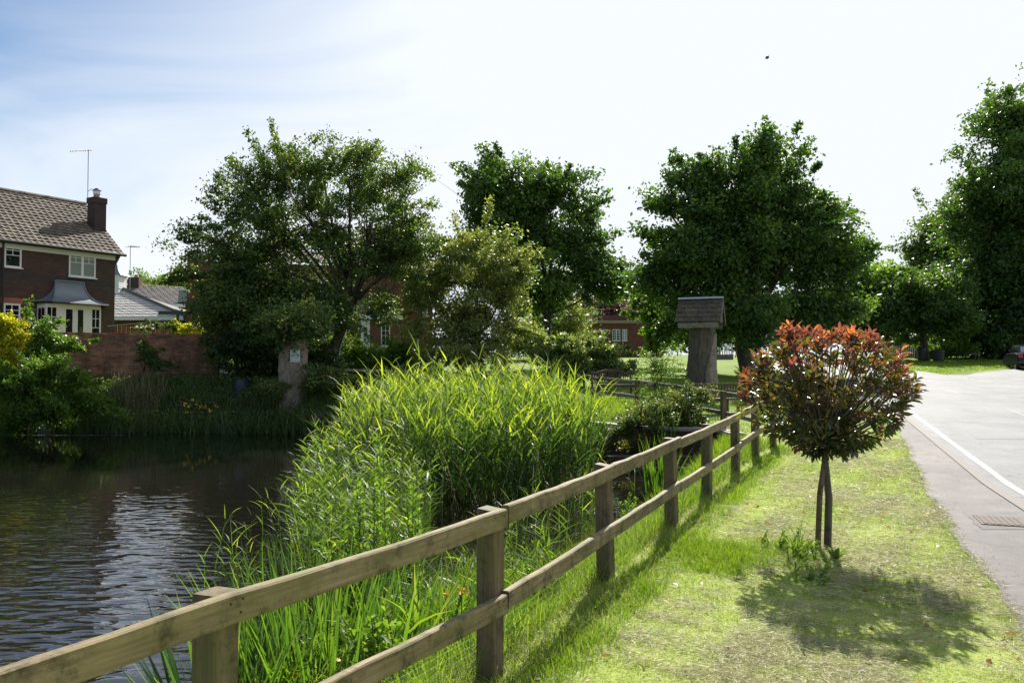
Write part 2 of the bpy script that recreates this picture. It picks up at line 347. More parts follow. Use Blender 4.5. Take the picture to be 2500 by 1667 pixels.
M['pink'] = simple('pink_petal', (.75, .22, .32), .6)
M['grassstem'] = simple('flower_stalk', (.05, .10, .02), .6)
M['cream'] = simple('cream_petal', (.8, .72, .55), .6)

# ------------------------------------------------------------------ foliage generators
def unit(a): return a/np.maximum(np.linalg.norm(a, axis=-1, keepdims=True), 1e-9)
def leaf_arrays(rng, P, D, L, W, fold=.18):
    """five-vertex folded leaves: P base, D direction"""
    n = len(P); L = np.broadcast_to(L, n)[:, None]; W = np.broadcast_to(W, n)[:, None]
    rnd = unit(rng.normal(size=(n, 3))+np.array([0, 0, .9])); S = unit(np.cross(D, rnd)); U = np.cross(S, D)
    V = np.stack([P, P+D*L*.45+S*W*.5+U*W*fold, P+D*L-U*L*.1, P+D*L*.45-S*W*.5+U*W*fold, P+D*L*.5], 1)
    i = np.arange(n)[:, None]*5
    F = np.concatenate([i+np.array([[0, 4, 2, 1]])[:, ::-1], i+np.array([[0, 3, 2, 4]])[:, ::-1]], 0)
    return V.reshape(-1, 3), F
def quad_leaves(rng, P, D, L, W):
    n = len(P); L = np.broadcast_to(L, n)[:, None]; W = np.broadcast_to(W, n)[:, None]
    rnd = unit(rng.normal(size=(n, 3))+np.array([0, 0, .9])); S = unit(np.cross(D, rnd))
    V = np.stack([P, P+D*L*.5+S*W*.5, P+D*L, P+D*L*.5-S*W*.5], 1)
    F = np.arange(n)[:, None]*4+np.array([[0, 1, 2, 3]])
    return V.reshape(-1, 3), F
def blades(rng, P, L, W, lean=.35, droop=.5, K=3, D0=None, v=None, twist=True):
    """curved tapering strips. P (n,3)"""
    n = len(P); L = np.broadcast_to(L, n); W = np.broadcast_to(W, n)
    az = rng.uniform(0, 2*np.pi, n); Hd = np.stack([np.cos(az), np.sin(az), np.zeros(n)], 1)
    if D0 is None: D0 = unit(np.stack([np.zeros(n), np.zeros(n), np.ones(n)], 1)+Hd*(rng.uniform(0, 1, n)*lean)[:, None])
    else: Hd = unit(np.stack([D0[:, 0], D0[:, 1], np.zeros(n)], 1)+Hd*.1)
    ts = np.linspace(0, 1, K+1); S = unit(np.cross(D0, Hd)+rng.normal(size=(n, 3))*(.5 if twist else .1))
    dr = (rng.uniform(.3, 1.2, n)*droop)[:, None]
    V = np.zeros((n, K+1, 2, 3))
    for k, t in enumerate(ts):
        c = P+D0*(L[:, None]*t)+Hd*(L[:, None]*dr*t*t*.6)-np.array([0, 0, 1.])*(L[:, None]*dr*dr*t*t*.55)
        wd = (W*(max(.04, (1-t**1.7))*(0.55+.45*min(1, t*5)) ))[:, None]*.5
        V[:, k, 0] = c+S*wd; V[:, k, 1] = c-S*wd
    b = np.arange(n)[:, None]*(2*(K+1)); F = []
    for k in range(K): F.append(b+np.array([[2*k, 2*k+1, 2*k+3, 2*k+2]]))
    return V.reshape(-1, 3), np.concatenate(F, 0), 2*(K+1)
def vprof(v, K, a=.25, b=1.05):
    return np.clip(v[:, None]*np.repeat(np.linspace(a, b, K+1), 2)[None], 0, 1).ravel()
def join(parts):
    V, F, A, o = [], [], [], 0
    for v, f, a in parts: V.append(v); F.append(f+o); A.append(a); o += len(v)
    return np.concatenate(V), np.concatenate(F), np.concatenate(A)

def crown_points(rng, blobs, nclump, shell=.55, bough=14, br=1.0):
    """clump centres: boughs spread through a union of ellipsoids (cx,cy,cz,rx,ry,rz), clumps gathered round each bough"""
    B = np.array([b[:6] for b in blobs]); wt = np.array([(b[3]*b[4]*b[5])**.72 * (b[6] if len(b) > 6 else 1) for b in blobs]); wt = wt/wt.sum()
    nb = max(len(B)*2, nclump//bough); k = np.concatenate([np.arange(len(B)), rng.choice(len(B), nb-len(B), p=wt)]); d = unit(rng.normal(size=(nb, 3)))
    r = np.where(rng.uniform(size=nb) < shell+.2, rng.uniform(.7, 1.0, nb), rng.uniform(0, 1, nb)**(1/3)); r = np.where(r > .7, r*.93, r)
    Q = B[k, :3]+d*r[:, None]*B[k, 3:6]; wb = wt[k]/np.bincount(k, minlength=len(B))[k]; wb = wb/wb.sum()
    j = rng.choice(nb, nclump, p=wb); outw = d[j]; L = br*rng.uniform(.5, 1.2, nb)[j][:, None]
    t = rng.uniform(-1, .75, nclump)[:, None]
    P = Q[j]+outw*t*L*.9+rng.normal(size=(nclump, 3))*np.array([.42, .42, .20])*L
    return P, d[j], k[j], r[j]
def tree(name, label, base, Y, blobs, leaf, nclump, per, m, trunk_r, clump_r=.45, group=None, cat='tree', depth=.8, seed=1, trunk_top=None,
         limbs=14, sprig=.15, bark='bark', vbias=0.0, quad=True, lean=(0, 0), trunk=True, shell=.55, forks=None, droop=.25, bough=7, br=2.2):
    """blobs are given as picture ellipses (px, py, rx, ry[, weight]) at distance Y (metres); base = pixel or world xy"""
    rng = np.random.default_rng(seed)
    s = Y/FPX
    W3 = []
    for b in blobs:
        dy = b[5] if len(b) > 5 else rng.uniform(-.25, .25)*(b[2]*s)
        c = at(b[0], b[1], Y+dy); W3.append((c.x, c.y, c.z, b[2]*s, max(b[2], b[3])*s*depth, b[3]*s, b[4] if len(b) > 4 else 1))
    bx = (base[0]-CX)/FPX*Y; bz = hz1(bx, Y)-.05
    root = thing(name, label, cat, (bx, Y, bz), 0, group)
    P0, d, kk, rr = crown_points(rng, W3, nclump, shell, bough, clump_r*br)
    P0[:, 2] = np.maximum(P0[:, 2], bz+.25)
    cen = np.array([np.mean([b[0] for b in W3]), Y, np.mean([b[2] for b in W3])])
    # leaves
    n = nclump*per; ci = np.repeat(np.arange(nclump), per)
    cs = clump_r*rng.uniform(.55, 1.35, nclump)
    off = rng.normal(size=(n, 3))*np.array([.55, .55, .36])*cs[ci][:, None]
    outw = unit(P0-cen)
    # some clumps are thin sprigs reaching outwards
    spg = rng.uniform(size=nclump) < sprig
    t = rng.uniform(0, 1.3, n)[:, None]
    so = (outw[ci]+np.array([0, 0, .1]))*t*cs[ci][:, None]*1.5+off*.32
    off = np.where(spg[ci][:, None], so, off)
    P = P0[ci]+off
    D = unit(rng.normal(size=(n, 3))+outw[ci]*.5+np.array([0, 0, -droop]))
    L = leaf*rng.uniform(.6, 1.35, n); 
    v = np.clip(rng.normal(.42, .2, n)+rng.normal(0, .17, nclump)[ci]+vbias, 0, 1)
    if quad: V, F = quad_leaves(rng, P, D, L, L*.62); A = np.repeat(v, 4)
    else: V, F = leaf_arrays(rng, P, D, L, L*.55); A = np.repeat(v, 5)
    npmesh('crown', V, F, M[m], root, v=A)
    if trunk:
        mb = MB(); random.seed(seed)
        b0 = Vector((bx, Y, bz))
        if trunk_top is None: tt = Vector((bx*.4+cen[0]*.6, Y, bz+(cen[2]-bz)*.55))
        else: tt = at(trunk_top[0], trunk_top[1], Y)
        mid = b0.lerp(tt, .5)+Vector((random.uniform(-.15, .15), random.uniform(-.1, .1), 0))
        mb.tube([b0, b0.lerp(mid, .12), mid, tt], [trunk_r*1.35, trunk_r*1.05, trunk_r*.85, trunk_r*.65], 9, jit=.1)
        # limbs to blobs, then twigs to clumps
        tips = []
        for b in W3:
            e = Vector((b[0], b[1], b[2])); q = b0.lerp(tt, random.uniform(.75, 1))
            m1 = q.lerp(e, .5)+Vector((random.uniform(-.3, .3), random.uniform(-.3, .3), random.uniform(0, .4)))
            r1 = trunk_r*.34; mb.tube([q, m1, e], [r1, r1*.6, r1*.25], 6); tips.append((q, m1, e, r1))
        sel = rng.choice(nclump, min(nclump, limbs*8), replace=False)
        for j in sel:
            e = Vector(P0[j]); q, m1, e1, r1 = tips[kk[j]]
            a = m1.lerp(e1, random.uniform(0, 1)); mm = a.lerp(e, .5)+Vector((random.uniform(-.2, .2), random.uniform(-.2, .2), random.uniform(-.05, .25)))
            r2 = max(.012, r1*.22); mb.tube([a, mm, e], [r2, r2*.65, r2*.3], 4, cap=False)
        mb.build('trunk', M[bark], root, smooth=True, world=True)
    return root

# ================================================================== SETTING
KX = lambda Y: np.interp(Y, [-12, 0, 10.5, 22.5, 30, 38, 50, 70, 110, 300], [-1.2, 3.0, 6.75, 11.1, 13.4, 15.1, 17.2, 22.0, 34, 90])   # kerb line of the near side
def roadR(Y): return KX(Y)+np.interp(Y, [0, 20, 30, 40, 60, 110], [6.6, 6.4, 6.1, 6.2, 6.3, 6.6])
PX = lambda Y: np.interp(Y, [-4, 1.5, 3.5, 5.45, 7.85, 10, 13, 18.3, 24, 30, 40, 70, 110], [.6, 2.35, 2.95, 3.52, 4.47, 5.35, 6.65, 8.95, 10.9, 12.2, 13.9, 20.6, 32.6])  # lawn edge of pavement
def side_near(Y): return np.interp(Y, [28.0, 30, 33, 36.5, 38, 39.6, 44, 60], [0, 1.2, 3.2, 5.6, 8.5, 12, 22, 50])+roadR(Y)
def side_far(Y): return np.interp(Y, [39.3, 41, 46, 60], [22.6, 24.0, 29.8, 52])
def noisemix(n, co, scale, stops, detail=8, rough=.65, dist=0):
    z = N(n, 'ShaderNodeTexNoise'); z.inputs['Scale'].default_value = scale; z.inputs['Detail'].default_value = detail; z.inputs['Roughness'].default_value = rough; z.inputs['Distortion'].default_value = dist
    n.links.new(co, z.inputs[0]); return ramp(n, stops, z.outputs['Fac']), z
def mixc(n, fac, a, b, t='MIX'):
    x = N(n, 'ShaderNodeMix', data_type='RGBA', blend_type=t)
    if isinstance(fac, (int, float)): x.inputs['Factor'].default_value = fac
    else: n.links.new(fac, x.inputs['Factor'])
    n.links.new(a, x.inputs['A']); n.links.new(b, x.inputs['B']); return x.outputs['Result']

# ---- ground
m, n, b = mat('ground_turf'); t = N(n, 'ShaderNodeTexCoord'); co = t.outputs['Object']
r1, z1 = noisemix(n, co, .9, [(.3, (.18, .28, .045)), (.5, (.31, .39, .09)), (.7, (.52, .50, .25))])
r2, z2 = noisemix(n, co, 38, [(.36, (.04, .06, .014)), (.5, (.28, .34, .07)), (.68, (.58, .55, .26))], 6, .8)
c1 = mixc(n, .5, r1.outputs[0], r2.outputs[0])
r3, z3 = noisemix(n, co, 14, [(.3, (.018, .014, .008)), (.7, (.055, .05, .022))])
at_ = N(n, 'ShaderNodeAttribute', attribute_name='v')
sy_ = N(n, 'ShaderNodeSeparateXYZ'); n.links.new(co, sy_.inputs[0]); fr_ = N(n, 'ShaderNodeMapRange', interpolation_type='SMOOTHSTEP'); fr_.inputs['From Min'].default_value = 15; fr_.inputs['From Max'].default_value = 21; n.links.new(sy_.outputs['Y'], fr_.inputs['Value'])
r4, z4 = noisemix(n, co, .5, [(.3, (.10, .165, .025)), (.5, (.145, .21, .035)), (.7, (.22, .26, .06))])
c1 = mixc(n, fr_.outputs[0], c1, r4.outputs[0])
c2 = mixc(n, at_.outputs['Fac'], c1, r3.outputs[0]); n.links.new(c2, b.inputs['Base Color'])
b.inputs['Roughness'].default_value = .95; b.inputs['Specular IOR Level'].default_value = .1
bp = N(n, 'ShaderNodeBump'); bp.inputs['Distance'].default_value = .02; bp.inputs['Strength'].default_value = .5; n.links.new(z2.outputs['Fac'], bp.inputs['Height']); n.links.new(bp.outputs[0], b.inputs['Normal'])
M['turf'] = m
def axis(dense, step, far, g=1.18):
    a = list(np.arange(dense[0], dense[1]+1e-6, step)); s = step
    while a[-1] < far[1]: s *= g; a.append(a[-1]+s)
    s = step
    while a[0] > far[0]: s *= g; a.insert(0, a[0]-s)
    return np.array(a)
xs = axis((-13, 14), .22, (-500, 600)); ys = axis((-1, 31), .22, (-60, 800))
XX, YY = np.meshgrid(xs, ys); ZZ = H(XX, YY)
on_tar = ((XX > PX(YY)+.25) & (XX < roadR(YY)-.3)) | ((YY > 28.3) & (YY < 39.3) & (XX > roadR(YY)-1) & (XX < side_near(YY)-.4) & (YY > 28.5)) | ((YY >= 39.0) & (YY < 60) & (XX > side_far(YY)+.5) & (XX < side_near(YY)-.6))
ZZ = np.where(on_tar, ZZ-.25, ZZ)
sd = poly_sd(XX, YY, POND)
soil = np.clip(sstep(1.1, .2, sd)+sstep(-7, -8, XX)*sstep(23, 26, YY)*sstep(31, 29, YY)*.9, 0, 1)
ny, nx = XX.shape; idx = np.arange(ny*nx).reshape(ny, nx)
F = np.stack([idx[:-1, :-1], idx[:-1, 1:], idx[1:, 1:], idx[1:, :-1]], -1).reshape(-1, 4)
g = npmesh('ground', np.stack([XX, YY, ZZ], -1).reshape(-1, 3), F, M['turf'], v=soil.ravel(), smooth=True)
struct(g, 'mown green grass rising gently away from the pond and road')

# ---- tarmac
def tarmat(name, lo, mid, hi, sc_=1.0, bumpd=.01):
    m, n, b = mat(name); t = N(n, 'ShaderNodeTexCoord'); co = t.outputs['Object']
    r1, z1 = noisemix(n, co, .55*sc_, [(.3, lo), (.5, mid), (.7, hi)], 10, .7, .4)
    r2, z2 = noisemix(n, co, 90, [(.3, (.55, .55, .55)), (.6, (1.1, 1.1, 1.1))], 3, .7)
    c = mixc(n, .55, r1.outputs[0], r2.outputs[0], 'MULTIPLY'); 
    # fine cracks
    v = N(n, 'ShaderNodeTexVoronoi', feature='DISTANCE_TO_EDGE'); v.inputs['Scale'].default_value = .8
    dz = N(n, 'ShaderNodeTexNoise'); dz.inputs['Scale'].default_value = 2.5; dz.inputs['Detail'].default_value = 6; n.links.new(co, dz.inputs[0])
    vm = N(n, 'ShaderNodeVectorMath', operation='MULTIPLY_ADD'); vm.inputs[1].default_value = (.9, .9, 0); n.links.new(dz.outputs['Color'], vm.inputs[0]); n.links.new(co, vm.inputs[2]); n.links.new(vm.outputs[0], v.inputs[0])
    mr = N(n, 'ShaderNodeMapRange'); mr.inputs['From Max'].default_value = .012; mr.inputs['To Min'].default_value = .6; mr.inputs['To Max'].default_value = 1; n.links.new(v.outputs[0], mr.inputs['Value'])
    x2 = N(n, 'ShaderNodeVectorMath', operation='SCALE'); n.links.new(c, x2.inputs[0]); n.links.new(mr.outputs[0], x2.inputs['Scale']); n.links.new(x2.outputs[0], b.inputs['Base Color'])
    b.inputs['Roughness'].default_value = .78; b.inputs['Specular IOR Level'].default_value = .3
    bp = N(n, 'ShaderNodeBump'); bp.inputs['Distance'].default_value = bumpd; bp.inputs['Strength'].default_value = .5; n.links.new(z2.outputs['Fac'], bp.inputs['Height']); n.links.new(bp.outputs[0], b.inputs['Normal'])
    return m
M['road'] = tarmat('road_tarmac', (.115, .12, .125), (.165, .17, .175), (.21, .215, .22))
M['pave'] = tarmat('pavement_tarmac', (.075, .068, .07), (.12, .108, .108), (.19, .17, .158), 1.6)
M['patch'] = tarmat('patched_tarmac', (.07, .068, .066), (.10, .095, .09), (.13, .125, .12), 3)
M['kerb'] = simple('kerb_stone', (.12, .105, .096), .8, 0, .25, 14, bump=.3)
m, n, b = mat('worn_road_paint'); t = N(n, 'ShaderNodeTexCoord'); rr_, zz_ = noisemix(n, t.outputs['Object'], 9, [(.46, (.165, .168, .17)), (.56, (.23, .23, .228)), (.72, (.31, .31, .30))], 10, .8)
n.links.new(rr_.outputs[0], b.inputs['Base Color']); b.inputs['Roughness'].default_value = .7; M['paint'] = m
def strip(name, L_, R_, Y0, Y1, mt, dz, nxs=6, dy=.4, wob=0, seed=0):
    Ys = np.arange(Y0, Y1+dy, dy); Ys[-1] = Y1; rng = np.random.default_rng(seed)
    u = np.linspace(0, 1, nxs)[None]; l = L_(Ys)[:, None]; r = R_(Ys)[:, None]
    if wob: l = l+(rng.normal(size=l.shape)*wob); r = r+(rng.normal(size=r.shape)*wob)
    X = l+(r-l)*u; Y = np.repeat(Ys[:, None], nxs, 1); Z = Hbase(X, Y)+dz
    idx = np.arange(X.size).reshape(X.shape); F = np.stack([idx[:-1, :-1], idx[:-1, 1:], idx[1:, 1:], idx[1:, :-1]], -1).reshape(-1, 4)
    return np.stack([X, Y, Z], -1).reshape(-1, 3), F
off = lambda f, d: (lambda Y: f(Y)+d)
parts = [strip('r', KX, roadR, -12, 110, M['road'], .0, 8)+(np.zeros(0),), strip('r', roadR, side_near, 28, 39.3, M['road'], .0, 8)+(np.zeros(0),), strip('r', side_far, side_near, 39.3, 60, 0, .0, 8)+(np.zeros(0),)]
V, F, _ = join(parts); struct(npmesh('road', V, F, M['road']), 'pale sunlit tarmac village road with a side turning')
PXw = lambda Y: PX(Y)+.025*np.sin(Y*2.1)+.015*np.sin(Y*7.7+1)
V, F = strip('p', PXw, off(KX, -.18), -4, 60, 0, .014, 8, .08, .0); rng = np.random.default_rng(3)
struct(npmesh('pavement', V, F, M['pave']), 'narrow worn tarmac footpath beside the road')
# low kerb stones between footpath and road
V1, F1 = strip('k', off(KX, -.18), off(KX, -.02), -4, 60, 0, .026, 3, .3)
V2, F2 = strip('k', off(KX, -.02), off(KX, -.018), -4, 60, 0, .026, 2, .3); V2 = V2.copy(); V2[1::2, 2] -= .03
V, F, _ = join([(V1, F1, np.zeros(0)), (V2, F2, np.zeros(0))]); struct(npmesh('kerb', V, F, M['kerb']), 'low pale kerb stones along the footpath')
# markings: broken edge line, centre dashes, give-way dashes
mk = []
def dash(L_, Y0, Y1, wd, seed=0):
    V, F = strip('m', L_, off(L_, wd), Y0, Y1, 0, .005, 2, .12, .006, seed); mk.append((V, F, np.zeros(0)))
dash(off(KX, .16), -2, 34, .13, 4)
for a, b_ in ((20.3, 23.4), (27.8, 31), (35, 38)): dash(lambda Y: (KX(Y)+roadR(Y))/2, a, b_, .07, 5)
yy = 29.0
while yy < 38.8:
    dash(off(roadR, .05), yy, yy+.62, .12, 6); yy += .95
V, F, _ = join(mk); struct(npmesh('road_marking', V, F, M['paint']), 'worn white edge line and centre dashes on the road')
# dark repair patches on tarmac
pt = []
for (Lx, Y0, Y1, wd) in ((-1.02, 9.1, 9.75, .62),):
    V, F = strip('x', lambda Y: KX(Y)-.95, lambda Y: KX(Y)-.30, 8.75, 9.75, 0, .018, 4, .12, .012, 2); pt.append((V, F, np.zeros(0)))
for (d0, y0, y1, wd) in ((.9, 17.0, 17.6, 1.1), (3.6, 18.6, 18.75, 1.6), (2.0, 15.6, 15.7, 3.4), (3.0, 22.0, 22.2, 1.4)):
    V, F = strip('x', off(KX, d0), off(KX, d0+wd), y0, y1, 0, .004, 3, .07, .02, 8); pt.append((V, F, np.zeros(0)))
V, F, _ = join(pt[1:]); struct(npmesh('road_patch', V, F, tarmat('road_patch', (.13, .13, .135), (.16, .163, .165), (.18, .18, .185))), 'slightly darker repaired strips in the road')
V, F, _ = pt[0]; struct(npmesh('pavement_patch', V, F, M['patch']), 'dark repaired patch around the metal cover in the footpath')
# utility cover
cy0 = 9.2; cx0 = float(KX(cy0))-.62; cz = float(Hbase(cx0, cy0))+.021
t_ = thing('utility_cover', 'rusty brown checkered metal cover set in the footpath patch', 'cover', (cx0, cy0, cz), -R(21))
M['rust'] = simple('rusty_iron', (.07, .05, .042), .8, .1, .3, 40)
MB().cbox(-.25, .25, -.30, .30, 0, .006, .002).build('frame', M['rust'], t_)
mb = MB()
for i in range(7):
    for j in range(9):
        mb.box(-.22+i*.063, -.22+i*.063+.045, -.27+j*.06, -.27+j*.06+.042, .0065, .012)
mb.build('tread', simple('worn_iron', (.11, .078, .065), .75, .1, .3, 30), t_)

# ---- water
m, n, b = mat('pond_water'); b.inputs['Base Color'].default_value = (.009, .0085, .0065, 1); b.inputs['Roughness'].default_value = .01; b.inputs['IOR'].default_value = 1.6
t = N(n, 'ShaderNodeTexCoord'); co = t.outputs['Object']
mpn = N(n, 'ShaderNodeMapping'); mpn.inputs['Rotation'].default_value = (0, 0, R(24)); mpn.inputs['Scale'].default_value = (.5, 1.2, 1)
n.links.new(co, mpn.inputs[0])
za = N(n, 'ShaderNodeTexNoise'); za.inputs['Scale'].default_value = 6.0; za.inputs['Detail'].default_value = 1.5; za.inputs['Roughness'].default_value = .4; za.inputs['Distortion'].default_value = .35; n.links.new(mpn.outputs[0], za.inputs[0])
zb = N(n, 'ShaderNodeTexNoise'); zb.inputs['Scale'].default_value = 1.7; zb.inputs['Detail'].default_value = 2; n.links.new(mpn.outputs[0], zb.inputs[0])
# the breeze ruffles the near open water; under the banks it lies calm
so = N(n, 'ShaderNodeSeparateXYZ'); n.links.new(co, so.inputs[0])
ry = N(n, 'ShaderNodeMapRange', interpolation_type='SMOOTHSTEP'); ry.inputs['From Min'].default_value = 7; ry.inputs['From Max'].default_value = 17; ry.inputs['To Min'].default_value = 1; ry.inputs['To Max'].default_value = .05; n.links.new(so.outputs['Y'], ry.inputs['Value'])
rx = N(n, 'ShaderNodeMapRange', interpolation_type='SMOOTHSTEP'); rx.inputs['From Min'].default_value = -1.0; rx.inputs['From Max'].default_value = -3.4; rx.inputs['To Min'].default_value = .15; rx.inputs['To Max'].default_value = 1; n.links.new(so.outputs['X'], rx.inputs['Value'])
mm = N(n, 'ShaderNodeMath', operation='MULTIPLY'); n.links.new(ry.outputs[0], mm.inputs[0]); n.links.new(rx.outputs[0], mm.inputs[1])
ad = N(n, 'ShaderNodeMath', operation='MULTIPLY_ADD'); ad.inputs[1].default_value = .8; n.links.new(zb.outputs['Fac'], ad.inputs[0]); n.links.new(za.outputs['Fac'], ad.inputs[2])
hgt = N(n, 'ShaderNodeMath', operation='MULTIPLY'); n.links.new(ad.outputs[0], hgt.inputs[0]); n.links.new(mm.outputs[0], hgt.inputs[1])
bp = N(n, 'ShaderNodeBump'); bp.inputs['Distance'].default_value = .027; bp.inputs['Strength'].default_value = 1; n.links.new(hgt.outputs[0], bp.inputs['Height']); n.links.new(bp.outputs[0], b.inputs['Normal'])
M['water'] = m
wx = np.arange(-36, 7, 1.0); wy = np.arange(-4, 29, 1.0); WX, WY = np.meshgrid(wx, wy); idx = np.arange(WX.size).reshape(WX.shape)
F = np.stack([idx[:-1, :-1], idx[:-1, 1:], idx[1:, 1:], idx[1:, :-1]], -1).reshape(-1, 4)
struct(npmesh('pond_water', np.stack([WX, WY, WX*0+WATER], -1).reshape(-1, 3), F, M['water']), 'dark brown pond water with fine ripples reflecting the sky')

# ================================================================== THE NEAR FENCE
PP = [(-2.05, 1.30), (-1.12, 3.02), (-.13, 4.70), (.80, 6.75), (1.82, 9.05), (2.72, 11.1), (3.72, 13.2), (4.52, 14.75), (5.26, 16.0)]
fdir = Vector((.497, .867, 0)); fang = math.atan2(fdir.y, fdir.x)
TOPZ = [.98, .985, .988, .985, .99, .99, 1.02, 1.035, 1.06]
fence = thing('pond_fence', 'weathered two rail wooden fence running beside the pond with wire netting', 'fence', (PP[1][0], PP[1][1], 0), 0)
for i, (x, y) in enumerate(PP):
    mb = MB(); z0 = hz1(x, y)-.25; h = .062; l = random.uniform(-.012, .012)
    a = R(random.uniform(-4, 4))+fang; ca, sa = math.cos(a)*h, math.sin(a)*h
    def ring(cx_, cy_, z, s=1, slope=0):
        out_ = []
        c_ = .12
        for p, q in ((-1+c_, -1), (1-c_, -1), (1, -1+c_), (1, 1-c_), (1-c_, 1), (-1+c_, 1), (-1, 1-c_), (-1, -1+c_)):
            out_.append((cx_+s*(p*ca-q*sa), cy_+s*(p*sa+q*ca), z+slope*q))
        return out_
    zs = [z0, .25, .6, TOPZ[i]-.012]
    rings = [ring(x+l*k, y, z, 1+random.uniform(-.02, .02)) for k, z in enumerate(zs)]+[ring(x+l*3, y, TOPZ[i], .93, random.uniform(-.006, .01))]
    for k in range(4): mb.add(rings[k]+rings[k+1], [(j, (j+1) % 8, 8+(j+1) % 8, 8+j) for j in range(8)])
    mb.add(rings[4], [tuple(range(8))])
    o = mb.build('post', M['post'], fence, world=True)
# rails: nailed on the lawn side, each board two bays long
nrm = Vector((.867, -.497, 0))
def rail_pt(i, z, t=0):
    p = Vector((*PP[i], 0))
    d = (Vector((*PP[min(i+1, 8)], 0))-Vector((*PP[max(i-1, 0)], 0))).normalized(); nn = Vector((d.y, -d.x, 0))
    return p+nn*.086+Vector((0, 0, z+hz1(*PP[i])*(1 if i > 4 else 0)))+d*t
for (zz, spans) in ((.938, [(0, 2), (2, 4), (4, 6), (6, 8)]), (.445, [(0, 2), (2, 4), (4, 6), (6, 8)])):
    for si, (a, b_) in enumerate(spans):
        mb = MB(); pts = []
        for i in range(a, b_+1):
            jz = zz+(.012 if si % 2 else 0)+random.uniform(-.006, .006)
            t0 = .03 if i == a else (.02 if i == b_ else 0)
            pts.append(rail_pt(i, jz+(.01 if i > 5 else 0), t0))
        # ring along a gently sagging board
        P_ = []
        for k in range(len(pts)-1):
            for q in range(8):
                P_.append(pts[k].lerp(pts[k+1], q/8)+Vector((0, 0, -.008*math.sin(math.pi*q/8))))
        P_.append(pts[-1]); hh, ww, ch = .112, .048, .007; vs, fs = [], []
        for k, p in enumerate(P_):
            d = (P_[min(k+1, len(P_)-1)]-P_[max(k-1, 0)]).normalized(); sd_ = d.cross(Vector((0, 0, 1))).normalized(); u = sd_.cross(d); j = random.uniform(-.004, .004)
            for aa, bb in ((-ww/2+ch, -hh/2), (ww/2-ch, -hh/2), (ww/2, -hh/2+ch), (ww/2, hh/2-ch), (ww/2-ch, hh/2), (-ww/2+ch, hh/2), (-ww/2, hh/2-ch), (-ww/2, -hh/2+ch)):
                vs.append(p+sd_*(aa+random.uniform(-.001, .001))+u*(bb+j+random.uniform(-.0015, .0015)))
        for k in range(len(P_)-1):
            for q in range(8): fs.append((k*8+q, k*8+(q+1) % 8, k*8+8+(q+1) % 8, k*8+8+q))
        fs += [tuple(range(7, -1, -1)), tuple((len(P_)-1)*8+q for q in range(8))]
        MB().add(vs, fs).build('rail', M['rail'], fence, world=True)
nm = simple('rusty_nail', (.07, .045, .035), .6, .5)
for i in range(0, 9):
    for zz in (.938, .445):
        for dx, dz in ((-.028, .022), (.02, -.02), (.03, .028)):
            p = rail_pt(i, zz+dz, dx)+Vector((.867, -.497, 0))*.0245; MB().tube([p, p+Vector((.867, -.497, 0))*.003], .005, 6).build('nail', nm, fence, world=True)
# netting stapled to the pond side below the lower rail
mb = MB(); z_hi = .42
for i in range(0, 7):
    a = Vector((*PP[i], 0))-nrm*.07; b_ = Vector((*PP[i+1], 0))-nrm*.07; Lb = (b_-a).length; gz0 = hz1(*PP[i]); gz1 = hz1(*PP[i+1])
    for k in range(8):
        z = .02+k*.045
        mb.tube([a+Vector((0, 0, gz0+z)), a.lerp(b_, .5)+Vector((0, 0, (gz0+gz1)/2+z-.012)), b_+Vector((0, 0, gz1+z))], .0008, 3, cap=False)
    for k in range(int(Lb/.05)):
        p = a.lerp(b_, k*.05/Lb); g0 = gz0+(gz1-gz0)*k*.05/Lb; mb.tube([p+Vector((0, 0, g0)), p+Vector((0, 0, g0+.335))], .0007, 3, cap=False)
mb.build('wire_netting', simple('galvanised_wire', (.25, .25, .22), .5, .5), fence, world=True)

# far fence: round the end of the pond
def fence2(name, label, pts, tops, rails, post_r=.055, mt='greywood', rh=.09):
    root = thing(name, label, 'fence', (pts[0][0], pts[0][1], hz1(*pts[0])), 0)
    for (x, y), tz in zip(pts, tops):
        MB().beam((x, y, hz1(x, y)-.2), (x+.01, y, tz), post_r*2, post_r*2, .008, up=Vector((.9, .3, 0))).build('post', M['post'], root, world=True)
    for dz in rails:
        mb = MB()
        for i in range(len(pts)-1):
            a, b_ = Vector((*pts[i], tops[i]-dz)), Vector((*pts[i+1], tops[i+1]-dz)); d = (b_-a).normalized(); s_ = d.cross(Vector((0, 0, 1))).normalized()
            mb.beam(a-s_*(post_r+.022)*SIDE, b_-s_*(post_r+.022)*SIDE-d*.004, .04, rh, .004, 4, .003)
        mb.build('rail', M[mt], root, world=True)
    return root
SIDE = -1
fence2('park_fence', 'weathered wooden rail fence beyond the rose bush and in front of the bench', [(5.12, 16.75), (4.85, 18.2), (4.32, 21.1), (3.79, 24.0), (3.0, 27.6), (2.2, 31)], [1.13, 1.20, 1.27, 1.33, 1.36, 1.5], [.06, .52])
SIDE = -1
fence2('bank_fence', 'low mossy wooden rail on posts between the signed stump and the reeds', [(at(735, 900, 27.6).x, 27.6), (at(800, 900, 27.9).x, 27.9), (at(905, 900, 28.6).x, 28.6), (at(1010, 900, 29.4).x, 29.4)], [1.68, 1.66, 1.62, 1.58], [.06, .42])

